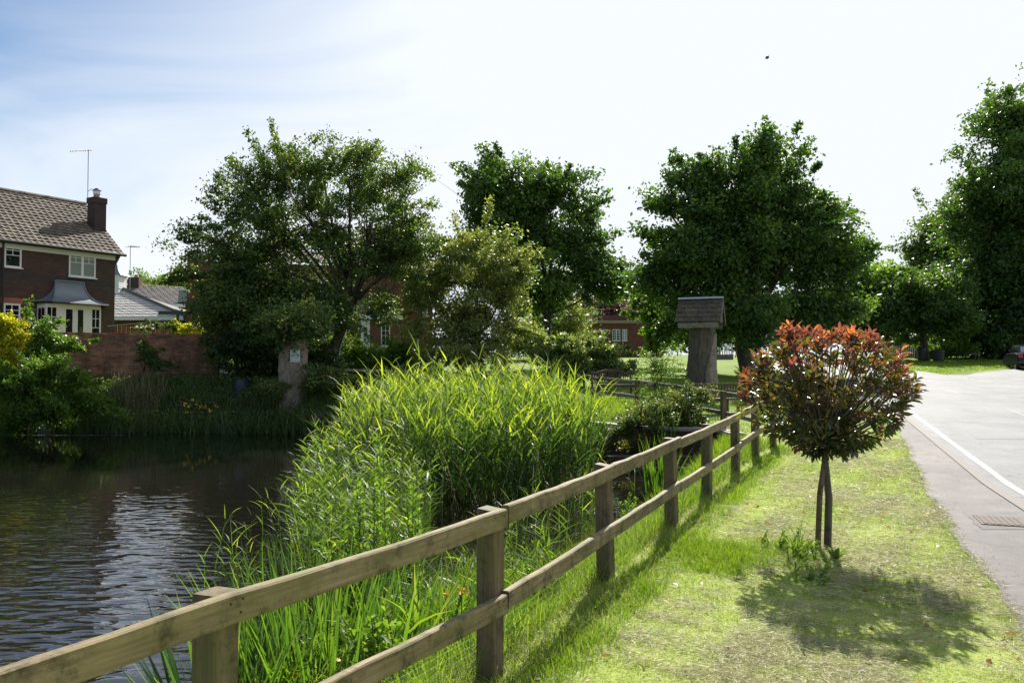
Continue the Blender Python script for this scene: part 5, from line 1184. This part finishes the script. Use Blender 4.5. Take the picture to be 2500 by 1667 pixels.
hh = (1.58+.30*edge)*(1+.07*np.sin(xy[:, 0]*5.3+xy[:, 1]*2.1)+.06*np.sin(xy[:, 0]*11.3-xy[:, 1]*7.1))*(1+.16*(rng.uniform(size=len(xy)) > .93))*np.interp(xy[:, 0], [-4, -2.2, -.5, 1.2, 2], [.92, 1.0, 1.02, 1.04, .96])*rng.uniform(.8, 1.14, len(xy)); hh = hh+.12*np.sin(xy[:, 0]*2.1)*np.sin(xy[:, 1]*1.4)
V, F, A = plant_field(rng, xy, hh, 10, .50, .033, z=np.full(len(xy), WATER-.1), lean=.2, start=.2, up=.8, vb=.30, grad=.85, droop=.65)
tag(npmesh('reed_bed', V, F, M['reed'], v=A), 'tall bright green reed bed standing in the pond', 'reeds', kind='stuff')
xy = scatter(rng, 420, REED); V, F, k = blades(rng, np.concatenate([xy, np.full((420, 1), WATER-.1)], 1), rng.uniform(.9, 2.0, 420), .014, lean=.5, droop=.5, K=4)
tag(npmesh('dead_reeds', V, F, M['clip'], v=np.repeat(rng.uniform(.1, .9, 420), k)), 'bent straw coloured dead stems inside the reed bed', 'dead reeds', kind='stuff')
# looser, lower waterside growth between the reeds and the near bank
LOW = [(-3.7, 14.6), (-3.15, 11.8), (-2.6, 9.4), (-1.95, 7.5), (-1.2, 7.0), (-.95, 8.0), (-1.15, 9.8), (-1.1, 11.4), (-2.3, 13.0)]
xy = scatter(rng, 620, LOW); V1, F1, A1 = plant_field(rng, xy, np.interp(xy[:, 1], [6.5, 9, 13], [.6, .85, 1.25]), 9, .24, .02, z=np.full(len(xy), WATER-.05), lean=.3, spread=.7, start=.15, vb=.34, grad=.5)
V2, F2, k = blades(rng, np.concatenate([scatter(rng, 1500, LOW), np.full((1500, 1), WATER-.05)], 1), rng.uniform(.4, .95, 1500), .012, lean=.5, droop=.6); A2 = np.repeat(np.clip(rng.normal(.45, .2, 1500), 0, 1), k)
V, F, A = join([(V1, F1, A1), (V2, F2, A2)]); tag(npmesh('marsh_growth', V, F, M['reed'], v=A), 'mixed lower marsh plants at the left edge of the reed bed', 'marsh plants', kind='stuff')
MG = fence_strip_(1.75, 3.3, -1.7, -.62)
xy = scatter(rng, 260, MG); V1, F1, A1 = plant_field(rng, xy, .62, 6, .26, .016, lean=.5, spread=.7, vb=.35, grad=.5)
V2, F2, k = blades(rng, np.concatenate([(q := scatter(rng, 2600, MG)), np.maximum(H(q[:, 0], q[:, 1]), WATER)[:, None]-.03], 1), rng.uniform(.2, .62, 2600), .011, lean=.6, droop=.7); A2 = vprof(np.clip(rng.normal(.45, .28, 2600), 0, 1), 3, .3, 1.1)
V, F, A = join([(V1, F1, A1), (V2, F2, A2)]); tag(npmesh('margin_weeds', V, F, M['grass'], v=A), 'tangled weeds and grasses at the near water margin', 'weeds', kind='stuff')
# sparse shoots in the open water at the left margin and right pool
xy = np.concatenate([scatter(rng, 26, [(-3.6, 12), (-3.3, 8.5), (-2.6, 6.6), (-2.2, 6.8), (-2.6, 9), (-3.0, 12)]), scatter(rng, 60, [(.2, 8.9), (1.6, 12.4), (2.4, 14.8), (1.4, 14.5), (.2, 11.6), (-.6, 9.4)])])
V, F, A = plant_field(rng, xy, .62, 5, .26, .014, z=np.full(len(xy), WATER-.1), lean=.35); tag(npmesh('sparse_water_shoots', V, F, M['reed'], v=A), 'scattered thin shoots rising from open water beside the reeds', 'water plants', kind='stuff')

def herb(name, label, X, Y, h, seed, m='lf_light', L=.10, stems=1, cat='plant', z0=None, W=.35):
    """willowherb-like upright plant: stems with narrow leaves all round"""
    rng = np.random.default_rng(seed); z = (max(hz1(X, Y), WATER) if z0 is None else z0)-.03; o = thing(name, label, cat, (X, Y, z)); mb = MB(); Ps, Ds, Ls = [], [], []
    for s_ in range(stems):
        a = rng.uniform(0, 6.28); r_ = .05*stems**.5*rng.uniform(0, 1.6); b0 = np.array([X+r_*math.cos(a), Y+r_*math.sin(a), z]); tip = b0+np.array([rng.normal(0, .06), rng.normal(0, .06), h*rng.uniform(.75, 1.05)])
        mb.tube([b0, (b0+tip)/2+rng.normal(0, .015, 3), tip], [.006, .005, .002], 5, cap=False); nl = int(34*h/1.0)+8
        for k in range(nl):
            t = .12+.88*k/nl; p = b0+(tip-b0)*t; az = k*2.4+rng.normal(0, .3); Ps.append(p); Ds.append([math.cos(az), math.sin(az), .55+.6*t]); Ls.append(L*(1.1-.55*t)*rng.uniform(.7, 1.2))
    mb.build('stem', simple('green_stem', (.06, .09, .025), .6), o, world=True); P = np.array(Ps); D = unit(np.array(Ds)); Ls = np.array(Ls)
    V, F = leaf_arrays(rng, P, D, Ls, Ls*W); npmesh('leaves', V, F, M[m], o, v=np.repeat(np.clip(rng.normal(.55, .2, len(P)), 0, 1), 5)); return o
p = at(945, 1330, 7.6); herb('willowherb_plant', 'tallest leafy willowherb standing above the irises in front of the reeds', p.x, 7.6, 1.62, 1, stems=3, L=.13)
p = at(880, 1330, 7.9); herb('willowherb_plant', 'shorter willowherb just left of the tallest one', p.x, 7.9, 1.3, 2, stems=4, L=.12)
p = at(1010, 1330, 8.0); herb('willowherb_plant', 'willowherb in the gap between the irises and the reed bed', p.x, 8.0, 1.15, 3, stems=3, L=.12)
p = at(1265, 1380, 8.3); herb('willowherb_plant', 'small leafy plant at the water edge between second and third fence posts', p.x, 8.3, .55, 4, stems=4, L=.09)
p = at(1610, 1240, 11.0); herb('willowherb_plant', 'light green weed behind the fourth fence post', 1.55, 10.6, .62, 5, stems=6, L=.10)
p = at(910, 1600, 5.1); herb('nettle_plant', 'low nettle clump under the lower rail', p.x, 5.1, .34, 6, stems=7, L=.09, W=.6, z0=-.02)
p = at(1330, 1500, 6.9); herb('nettle_plant', 'small leafy weed behind the fence near the third post', .3, 7.2, .4, 7, stems=6, L=.08, W=.5)
# seed heads
for i, (px, py, Y_, h_) in enumerate(((975, 1300, 8.4, 1.5), (1010, 1300, 8.2, 1.2), (1030, 1320, 8.0, 1.05), (1185, 1500, 6.6, .9))):
    p = at(px, py, Y_); z = max(hz1(p.x, Y_), WATER); mb = MB(); top = Vector((p.x+.03, Y_, z+h_)); mb.tube([(p.x, Y_, z), (p.x+.01, Y_, z+h_*.6), top], [.004, .003, .002], 4)
    for k in range(46):
        t = random.uniform(.7, 1); q = Vector((p.x+.03*t, Y_, z+h_*t)); d = Vector((random.uniform(-1, 1), random.uniform(-1, 1), 1.2)).normalized(); mb.tube([q, q+d*.022, q+d*.04], [.002, .006, .001], 4, cap=False)
    tag(mb.build('dock_seed_head', simple('seed_head', (.17, .20, .06), .8, 0, .3)), ['tallest pale dock seed head before the reeds', 'middle dock seed head right of the tallest one', 'lowest dock seed head of the three before the reeds', 'lone dock seed head beside the second fence post'][i], 'seed head')

# yellow flag irises
def iris(name, label, X, Y, n, h, seed, flowers=(), spreadr=.35, lean=.3):
    rng = np.random.default_rng(seed); z = max(hz1(X, Y), WATER)-.05; o = thing(name, label, 'iris', (X, Y, z), 0, 'yellow flag irises at the near bank')
    r_ = rng.uniform(0, 1, n)**.6*spreadr; a = rng.uniform(0, 6.28, n); P = np.stack([X+r_*np.cos(a)*1.2, Y+r_*np.sin(a), np.full(n, z)], 1); P[:, 2] = np.maximum(H(P[:, 0], P[:, 1]), WATER)-.05
    ln_ = lean*r_/spreadr; D = unit(np.stack([np.cos(a)*ln_+rng.normal(0, .07, n), np.sin(a)*ln_+rng.normal(0, .07, n), np.ones(n)], 1))
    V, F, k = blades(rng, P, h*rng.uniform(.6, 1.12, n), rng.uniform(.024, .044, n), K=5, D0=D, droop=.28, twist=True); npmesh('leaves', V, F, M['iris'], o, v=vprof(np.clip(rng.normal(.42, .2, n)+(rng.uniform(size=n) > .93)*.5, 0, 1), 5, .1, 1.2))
    for (dx, dy, fz) in flowers:
        c = np.array([X+dx, Y+dy, z+fz]); MB().tube([(X+dx*.5, Y+dy*.5, z), tuple(c)], .004, 4).build('flower_stem', M['grassstem'], o, world=True)
        PP_, DD, LL = [], [], []
        for k in range(6):
            az = k*1.05+rng.uniform(0, .4); PP_.append(c); DD.append([math.cos(az), math.sin(az), .7 if k % 2 else -.15]); LL.append(.055 if k % 2 == 0 else .035)
        D = unit(np.array(DD)); V, F = leaf_arrays(rng, np.array(PP_), D, np.array(LL), np.array(LL)*.65); npmesh('flower', V, F, M['yellow'], o)
    return o
iris('flag_iris', 'largest clump of broad iris leaves behind the top rail', -1.30, 5.55, 190, .98, 1, [(.12, -.25, .38), (-.1, -.3, .3)], .50)
iris('flag_iris', 'iris clump at the left, leaning over the open water', -1.80, 5.0, 110, .85, 2, [(.1, -.2, .35)], .36, .45)
iris('flag_iris', 'iris clump with yellow flower beside the nearest fence post', -1.28, 4.35, 80, .52, 3, [(.12, -.12, .30), (-.05, -.1, .22), (.2, 0, .4)], .34)
iris('flag_iris', 'iris clump right of the largest, left of the second fence post', -.72, 6.25, 100, .85, 4, [(.35, -.2, .62), (.2, .1, .5)], .40, .4)
iris('flag_iris', 'narrow iris clump behind the largest one', -1.65, 6.4, 110, .92, 5, (), .42)
iris('flag_iris', 'stiff green iris clump by the sluice between fourth and fifth posts', 2.6, 14.0, 70, 1.05, 6, (), .22, .15)
iris('flag_iris', 'splayed iris leaves at the base of the second fence post', -.35, 5.45, 46, .62, 7, [(.0, .1, .5)], .30, .8)
iris('flag_iris', 'tall reed like iris poking above the rose bush', 3.4, 17.6, 26, 1.5, 8, (), .14, .12)

# far bank undergrowth: dark tall grass and nettles
FB = [(-26, 24.8), (-16, 25.4), (-10, 25.5), (-6, 24.9), (-2.6, 23.7), (-1, 24.0), (-3, 27.4), (-8, 29.4), (-11.5, 29.8), (-18, 27.4), (-26, 27)]
xy = scatter(rng, 12000, FB); z = np.maximum(H(xy[:, 0], xy[:, 1]), WATER)-.03
V1, F1, k = blades(rng, np.concatenate([xy, z[:, None]], 1), rng.uniform(.5, 1.1, 12000)*np.interp(xy[:, 1], [25.8, 27.2], [1, .38]), rng.uniform(.018, .04, 12000), lean=.45, droop=.55); A1 = np.repeat(np.clip(rng.normal(.35, .22, 12000), 0, 1), k)
V2_, F2_ = quad_leaves(rng, np.concatenate([(q := scatter(rng, 16000, FB)), (np.maximum(H(q[:, 0], q[:, 1]), WATER)+rng.uniform(0, .75, 16000)*np.interp(q[:, 1], [25.8, 27.2], [1, .4]))[:, None]], 1), unit(rng.normal(size=(16000, 3))), .10, .06)
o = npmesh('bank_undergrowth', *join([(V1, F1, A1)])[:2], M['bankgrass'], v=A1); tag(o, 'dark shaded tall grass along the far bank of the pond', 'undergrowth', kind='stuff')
o = npmesh('nettle_bed', V2_, F2_, M['lf_haw'], v=np.repeat(np.clip(rng.normal(.45, .25, 16000), 0, 1), 4)); tag(o, 'leafy nettles and weeds mixed into the far bank', 'weeds', kind='stuff')
# dead stalks on the bank below the wall
q = scatter(rng, 500, [(at(270, 900, 26.8).x, 26.2), (at(400, 900, 27).x, 26.2), (at(400, 900, 27).x, 27.4), (at(270, 900, 27).x, 27.4)])
V, F, k = blades(rng, np.concatenate([q, H(q[:, 0], q[:, 1])[:, None]], 1), rng.uniform(.6, 1.15, 500), .018, lean=.3, droop=.3); tag(npmesh('dead_stalks', V, F, M['clip'], v=np.repeat(rng.uniform(0, .45, 500), k)), 'brown dead stalks below the garden wall', 'dead stalks', kind='stuff')

# near bank: long grass between fence and water, along the fence foot, round the sapling, and at the pond's far end
def grassfield(name, label, P, n, h, w_, seed, m='grass', lean=.55, droop=.6, vb=.45, vs=.2, cat='grass', clump=0, K=2):
    rng = np.random.default_rng(seed); xy = scatter(rng, n, P)
    if clump:
        nc = max(4, n//clump); cc = scatter(rng, nc, P); k_ = rng.integers(0, nc, n); xy = cc[k_]+rng.normal(0, .05, (n, 2))
    z = H(xy[:, 0], xy[:, 1]); keep = z > WATER-.02; xy, z = xy[keep], z[keep]; n = len(xy)
    hv = h*rng.uniform(.4, 1.25, n)*(1+.35*np.sin(xy[:, 0]*3.3+1)*np.sin(xy[:, 1]*2.7))
    V, F, k = blades(rng, np.concatenate([xy, z[:, None]-.004], 1), hv, w_*rng.uniform(.6, 1.3, n), lean=lean, droop=droop, K=K); v = np.clip(rng.normal(vb, vs, n), 0, 1)
    o = npmesh(name, V, F, M[m], v=np.repeat(v, k)); tag(o, label, cat, kind='stuff'); return o
grassfield('bank_grass', 'long soft grass on the bank between fence and water', fence_strip(.3, 4, -.75, .0), 11000, .24, .0075, 1, vb=.5)
grassfield('bank_grass', 'long grass on the bank beyond the middle fence posts', fence_strip(4, 8, -1.1, .0), 9000, .27, .011, 2, vb=.45)
grassfield('dry_fence_grass', 'matted dry grass along the foot of the fence', fence_strip(.5, 6, -.25, .3), 14000, .12, .006, 3, vb=.85, vs=.25, droop=1.1, lean=1.1)
grassfield('fence_foot_grass', 'tufted bright grass along the lawn side of the fence', fence_strip(.2, 4, .10, .5), 13000, .10, .006, 4, vb=.5, clump=16)
grassfield('fence_foot_grass', 'tufted bright grass by the farther fence posts', fence_strip(4, 8, .1, .5), 6000, .11, .009, 5, vb=.5, clump=14)
grassfield('long_grass_patch', 'patch of longer bright grass left of the red leaved tree', [(1.5, 7.2), (1.9, 6.85), (2.4, 7.2), (2.9, 7.05), (3.1, 7.7), (2.8, 8.1), (2.3, 8.0), (1.8, 8.3), (1.55, 7.8)], 9000, .085, .0055, 6, vb=.5, clump=24)
grassfield('pond_end_grass', 'rough bright grass between the sluice and the far rail fence', [(1.8, 20.4), (3.0, 18.9), (4.9, 18.3), (4.4, 21.4), (3.6, 25), (1.5, 27), (.5, 23.5)], 11000, .22, .018, 7, vb=.55)
grassfield('pond_end_grass', 'rough grass inside the corner of the two fences', [(4.0, 14.8), (5.1, 16.2), (4.7, 18.2), (3.6, 17.6), (3.2, 15.3)], 6000, .22, .014, 8, vb=.5)
# mown lawn: short blades, denser near the camera, then cuttings lying on it
def lawn_region(Y0, Y1):
    A_, B_ = [], []
    for Y in np.linspace(Y0, Y1, 40):
        xf = np.interp(Y, [p[1] for p in PP], [p[0] for p in PP])+.25; A_.append((xf, Y)); B_.append((float(PXw(Y))+.05, Y))
    return A_+B_[::-1]
grassfield('lawn_grass', 'short mown lawn grass nearest the camera', lawn_region(3.2, 6.2), 120000, .030, .0032, 20, m='lawnblade', vb=.5, vs=.25, lean=1.3, droop=1.0)
grassfield('lawn_grass', 'short mown lawn grass around the red leaved tree', lawn_region(6.2, 10), 100000, .032, .0048, 21, m='lawnblade', vb=.5, vs=.25, lean=1.3, droop=1.0)
grassfield('lawn_grass', 'short mown lawn grass farther along the fence', lawn_region(10, 17), 80000, .036, .0085, 22, m='lawnblade', vb=.5, vs=.22, lean=1.2, droop=1.0)
grassfield('lawn_tufts', 'small uncut tufts scattered over the mown lawn', lawn_region(3.4, 14), 9000, .055, .005, 23, vb=.45, clump=26)
grassfield('park_grass', 'short sunlit park grass beyond the pond', [(.5, 27), (4, 24.5), (5.6, 17), (11, 26), (11.5, 38), (-3, 38)], 45000, .06, .022, 24, m='grass', vb=.5, lean=1.2, droop=.8)
grassfield('verge_grass', 'short grass of the green across the road', [(21.9, 39.8), (24, 42), (31, 47.5), (36, 60), (21.2, 60), (21.6, 46)], 24000, .09, .04, 25, m='grass', vb=.5, lean=1.2, droop=.8)
rngc = np.random.default_rng(50)
def clippings(n, Y0, Y1, L, w_, seed, P=None):
    rng = np.random.default_rng(seed); xy = scatter(rng, n*3, P if P is not None else lawn_region(Y0, Y1))
    f = .6*np.sin(xy[:, 0]*2.3+xy[:, 1]*.9)+np.sin(xy[:, 0]*7.1-xy[:, 1]*5.7+1)*.5+np.sin(xy[:, 1]*13.3+xy[:, 0]*6.7)*.5+.45*np.sin(xy[:, 1]*19+xy[:, 0]*23+np.sin(xy[:, 0]*9)*2)+rng.normal(0, .9, len(xy)); f += -.9*(xy[:, 0]-np.interp(xy[:, 1], [3, 17], [0, 5.4]) < .55)+.9*((xy[:, 1] < 5.4) & (xy[:, 0] < 2.3) & (xy[:, 0] > .7))
    xy = xy[np.argsort(-f)[:n]]; n = len(xy); z = H(xy[:, 0], xy[:, 1])+rng.uniform(.012, .04, n); az = rng.uniform(0, 6.28, n)
    D = unit(np.stack([np.cos(az), np.sin(az), rng.normal(0, .16, n)], 1)); V, F, k = blades(rng, np.concatenate([xy, z[:, None]], 1), L*rng.uniform(.4, 1.3, n), w_*rng.uniform(.6, 1.4, n), K=2, D0=D, droop=.25)
    cl = rng.uniform(0, 1, n)**1.1; return V, F, np.repeat(cl, k)
V, F, A = join([clippings(46000, 3.3, 6.4, .06, .0042, 1), clippings(32000, 6.4, 11, .07, .0055, 2), clippings(15000, 11, 17, .09, .008, 3)])
tag(npmesh('grass_cuttings', V, F, M['clipping'], v=A), 'pale dry grass cuttings strewn over the mown lawn', 'cuttings', kind='stuff')
EDGE = [(float(PXw(Y))-.12, Y) for Y in np.linspace(3.4, 16, 40)]+[(float(PXw(Y))+.09, Y) for Y in np.linspace(16, 3.4, 40)]
grassfield('edge_grass', 'ragged grass creeping over the footpath edge', EDGE, 16000, .04, .006, 26, m='lawnblade', vb=.4, lean=1.5, droop=1.2)
LIT = [(float(PXw(Y))-.05, Y) for Y in np.linspace(3.4, 12, 20)]+[(float(PXw(Y))+.45, Y) for Y in np.linspace(12, 3.4, 20)]
rng = np.random.default_rng(88); q = scatter(rng, 1500, LIT); q = q[rng.uniform(size=1500) < np.exp(-(q[:, 0]-PXw(q[:, 1]))/.14)]; nq = len(q); az = rng.uniform(0, 6.28, nq)
V, F, k = blades(rng, np.concatenate([q, np.full((nq, 1), .02)], 1), rng.uniform(.02, .06, nq), .005, K=2, D0=unit(np.stack([np.cos(az), np.sin(az), np.full(nq, .05)], 1)), droop=.05); tag(npmesh('path_litter', V, F, M['clip'], v=np.repeat(rng.uniform(0, 1, nq), k)), 'stray grass cuttings on the edge of the footpath', 'cuttings', kind='stuff')
# fallen leaves
rng = np.random.default_rng(61); xy = scatter(rng, 170, lawn_region(3.4, 13)); D = unit(np.stack([rng.normal(size=170), rng.normal(size=170), rng.normal(0, .3, 170)], 1))
V, F = leaf_arrays(rng, np.concatenate([xy, H(xy[:, 0], xy[:, 1])[:, None]+.03], 1), D, rng.uniform(.03, .075, 170), rng.uniform(.02, .04, 170)); tag(npmesh('fallen_leaves', V, F, leafmat('fallen_leaf', [(0, (.12, .05, .03)), (.6, (.25, .12, .07)), (1, (.55, .48, .42))]), v=np.repeat(rng.uniform(0, 1, 170), 5)), 'brown and pale fallen leaves scattered on the lawn', 'fallen leaves', kind='stuff')
for i, (px, py, lb) in enumerate(((1475, 1492, 'yellow dandelion in the grass by the fence foot'), (1712, 1286, 'upper left yellow buttercup in the longer grass patch'), (1732, 1284, 'upper yellow buttercup right of its twin in the grass patch'), (1780, 1310, 'yellow buttercup lower in the longer grass patch'))):
    x, y = gp(px, py); o = thing('lawn_flower', lb, 'flower', (x, y, hz1(x, y)), 0, 'yellow flowers in the lawn'); z = hz1(x, y)
    MB().tube([(x, y, z), (x, y, z+.075)], .0018, 4).build('stalk', M['grassstem'], o, world=True); rng = np.random.default_rng(i); a = np.linspace(0, 6.28, 13)[:12]; D = unit(np.stack([np.cos(a), np.sin(a), np.full(12, .5)], 1)); V, F = quad_leaves(rng, np.tile([x, y, z+.075], (12, 1)), D, .02, .012); npmesh('blossom', V, F, M['yellow'], o)

# ================================================================== THE RED LEAVED TREE
TX, TY = 3.15, 7.93; tz = hz1(TX, TY)
rt = thing('red_leaved_tree', 'small clipped ornamental tree with coppery red leaves on a thin trunk', 'tree', (TX, TY, tz))
random.seed(21); rng = np.random.default_rng(21)
tp = at(2013, 1105, TY); cz0 = tp.z
mb = MB(); mb.tube([(TX, TY, tz-.05), (TX-.005, TY, tz+.02), (TX+.012, TY, tz+.5), (tp.x, TY, cz0), (tp.x+.0, TY, cz0+.22)], [.048, .038, .034, .030, .028], 10, jit=.05)
CC = at(2015, 950, TY)
twigs = []
def crown_r(u):      # outline: wide above, funnel below (u = 0 bottom .. 1 top)
    return np.interp(u, [0, .12, .28, .5, .72, .88, 1], [.12, .46, .70, .80, .74, .60, .36])
zB, zT = at(0, 1112, TY).z, at(0, 800, TY).z
tips = []
for k in range(235):
    u = rng.uniform(0, 1)**.85; a = rng.uniform(0, 6.283); r_ = crown_r(u)*(1 if rng.uniform() < .72 else rng.uniform(.35, 1)); r_ *= 1+.08*math.sin(3*a+1)+.08*math.sin(5*a)+rng.normal(0, .05)+(rng.uniform(.05, .2) if rng.uniform() < .16 else 0)
    z = zB+(zT-zB)*u; tips.append((CC.x+r_*math.cos(a), TY+r_*math.sin(a)*.95, z, u))
for (px, py, dy) in ((1925, 778, 0), (1945, 790, .1), (2052, 792, 0), (2070, 800, -.1), (2165, 838, 0), (1860, 850, .05), (1820, 895, 0), (1990, 805, .1), (2110, 810, 0), (2190, 880, 0), (2215, 925, .0), (1815, 950, -.1)):
    p = at(px, py+14, TY+dy); tips.append((p.x, p.y, p.z, 1.0))
hub = Vector((tp.x, TY, cz0+.12))
for (x, y, z, u) in tips:
    e = Vector((x, y, z)); m1 = hub.lerp(e, .5)+Vector((0, 0, -.06+.05*u)); q = hub.lerp(m1, random.uniform(0, .4)) if random.random() < .5 else hub
    mb.tube([q, m1, e], [.009, .006, .003], 4, cap=False)
mb.build('trunk', woodmat('smooth_grey_bark', (.04, .032, .027), (.13, .105, .085), (.10, .10, .05), .3, 0, True, .8), rt, smooth=True, world=True)
Ps, Ds, Ls, vs_ = [], [], [], []
for (x, y, z, u) in tips:
    e = np.array([x, y, z]); outd = unit(e-np.array([CC.x, TY, zB+.35])); ax = unit(outd*.75+np.array([0, 0, .8 if u > .35 else .15])); nl = rng.integers(8, 13)
    t1 = unit(np.cross(ax, [.3, .5, .2])); t2 = np.cross(ax, t1); young = u > .93 or (u > .66 and rng.uniform() < .42)
    for k in range(nl):
        s_ = k/nl; az = k*2.4+rng.normal(0, .25); open_ = .95-.65*s_; d = unit(ax*(1-open_*.55)+(t1*math.cos(az)+t2*math.sin(az))*open_+rng.normal(0, .1, 3)-np.array([0, 0, .25*(1-u)]))
        Ps.append(e-ax*(.13*(1-s_))); Ds.append(d); Ls.append(rng.uniform(.095, .155)*(1-.25*s_)); base_v = .04+.42*u
        vs_.append(np.clip((base_v+(.34 if young else 0)*(.5+.8*s_)+rng.normal(0, .15)), 0, 1))
nin = 820; u = rng.uniform(.02, .95, nin); a = rng.uniform(0, 6.28, nin); r_ = crown_r(u)*rng.uniform(.3, .95, nin)
P2 = np.stack([CC.x+r_*np.cos(a), TY+r_*np.sin(a), zB+(zT-zB)*u], 1); D2 = unit(rng.normal(size=(nin, 3))+np.stack([np.cos(a), np.sin(a), np.zeros(nin)], 1)*.6)
P = np.concatenate([np.array(Ps), P2]); D = np.concatenate([np.array(Ds), D2]); L = np.concatenate([np.array(Ls), rng.uniform(.07, .12, nin)]); v = np.concatenate([np.array(vs_), np.clip(rng.normal(.25, .16, nin), 0, 1)])
def fine_leaves(rng, P, D, L, W, fold=.25):
    """eight-vertex leaves, folded along the midrib and arching down at the tip"""
    n = len(P); L = L[:, None]; W = W[:, None]; rnd = unit(rng.normal(size=(n, 3))*.7+np.array([0, 0, 1.2])); S = unit(np.cross(D, rnd)); U = np.cross(S, D)
    V = np.stack([P, P+D*L*.5-U*L*.0, P+D*L*.96-U*L*.16, P+D*L*.30+S*W*.42+U*W*fold, P+D*L*.68+S*W*.40+U*(W*fold-L*.06), P+D*L*.30-S*W*.42+U*W*fold, P+D*L*.68-S*W*.40+U*(W*fold-L*.06)], 1)
    i = np.arange(n)[:, None]*7; F = np.concatenate([i+np.array([[0, 3, 4, 1]]), i+np.array([[1, 4, 2, 2]])*1, i+np.array([[0, 1, 6, 5]]), i+np.array([[1, 2, 6, 6]])], 0)
    return V.reshape(-1, 3), F
def mixed_mesh(name, V, F, m, parent, v):
    """quads where a repeated last index marks a triangle"""
    V = to_local(V, parent); tri = F[:, 2] == F[:, 3]; Q = F[~tri]; T = F[tri][:, :3]; me = bpy.data.meshes.new(name); me.vertices.add(len(V)); me.vertices.foreach_set('co', np.asarray(V, np.float32).ravel())
    nl = len(Q)*4+len(T)*3; me.loops.add(nl); me.loops.foreach_set('vertex_index', np.concatenate([Q.ravel(), T.ravel()]).astype(np.int32)); me.polygons.add(len(Q)+len(T))
    me.polygons.foreach_set('loop_start', np.concatenate([np.arange(len(Q))*4, len(Q)*4+np.arange(len(T))*3]).astype(np.int32)); a = me.attributes.new('v', 'FLOAT', 'POINT'); a.data.foreach_set('value', np.asarray(v, np.float32)); me.update(calc_edges=True)
    return link(me, name, m, parent, True)
V, F = fine_leaves(rng, P, D, L, L*.36); mixed_mesh('crown', V, F, M['lf_phot'], rt, np.repeat(v, 7))
# support stake leaning against the trunk
q0 = at(1996, 1320, TY-.05); sk = MB(); sk.tube([(q0.x, TY-.04, tz-.1), (q0.x+.03, TY-.045, tz+.55), (tp.x-.005, TY-.055, cz0+.05)], [.028, .027, .024], 10, jit=.04); tag(sk.build('support_stake', M['post'], None, smooth=True), 'thin round stake propping the small red leaved tree', 'stake')
# plants at its foot
x, y = gp(1930, 1400); V, F, k = None, None, None
def basal(name, label, px, py, n, h, wd, seed, m='iris', lean=.7, droop=.8, cat='plant'):
    x, y = gp(px, py); rng = np.random.default_rng(seed); z = hz1(x, y); o = thing(name, label, cat, (x, y, z)); P = np.stack([x+rng.normal(0, .035, n), y+rng.normal(0, .035, n), np.full(n, z-.01)], 1)
    V, F, k = blades(rng, P, h*rng.uniform(.55, 1.15, n), wd*rng.uniform(.7, 1.2, n), lean=lean, droop=droop, K=5); npmesh('leaves', V, F, M[m], o, v=np.repeat(np.clip(rng.normal(.55, .2, n), 0, 1), k)); return o
basal('daffodil_leaves', 'clump of strap like daffodil leaves left of the red leaved tree', 1950, 1362, 46, .36, .013, 1)
def dock(name, label, px, py, n, h, seed):
    x, y = gp(px, py); rng = np.random.default_rng(seed); z = hz1(x, y); o = thing(name, label, 'plant', (x, y, z)); a = rng.uniform(0, 6.28, n); D = unit(np.stack([np.cos(a)*.5, np.sin(a)*.5, rng.uniform(.5, 1.2, n)], 1)); L = h*rng.uniform(.6, 1.1, n)
    V, F = fine_leaves(rng, np.tile([x, y, z], (n, 1)), D, L, L*.42, .12); mixed_mesh('leaves', V, F, M['lf_beech'], o, np.repeat(rng.uniform(.5, 1, n), 7)); return o
dock('dock_plant', 'broad leaved dock at the right foot of the red leaved tree', 2040, 1372, 6, .20, 1)
dock('dock_plant', 'small broad leaved weed behind the trunk of the red leaved tree', 1975, 1345, 9, .13, 2)
x, y = gp(1950, 1345)
for i, (px, py, s_, lb) in enumerate(((1900, 1330, .22, 'leafy weeds left of the thin trunk base'), (1960, 1350, .20, 'leafy weeds directly behind the support stake'), (2000, 1395, .12, 'small leafy weeds in front of the trunk base'))):
    x, y = gp(px, py+20); herb('leafy_weed', lb, x, y, s_, 70+i, stems=9, L=.06, W=.55)
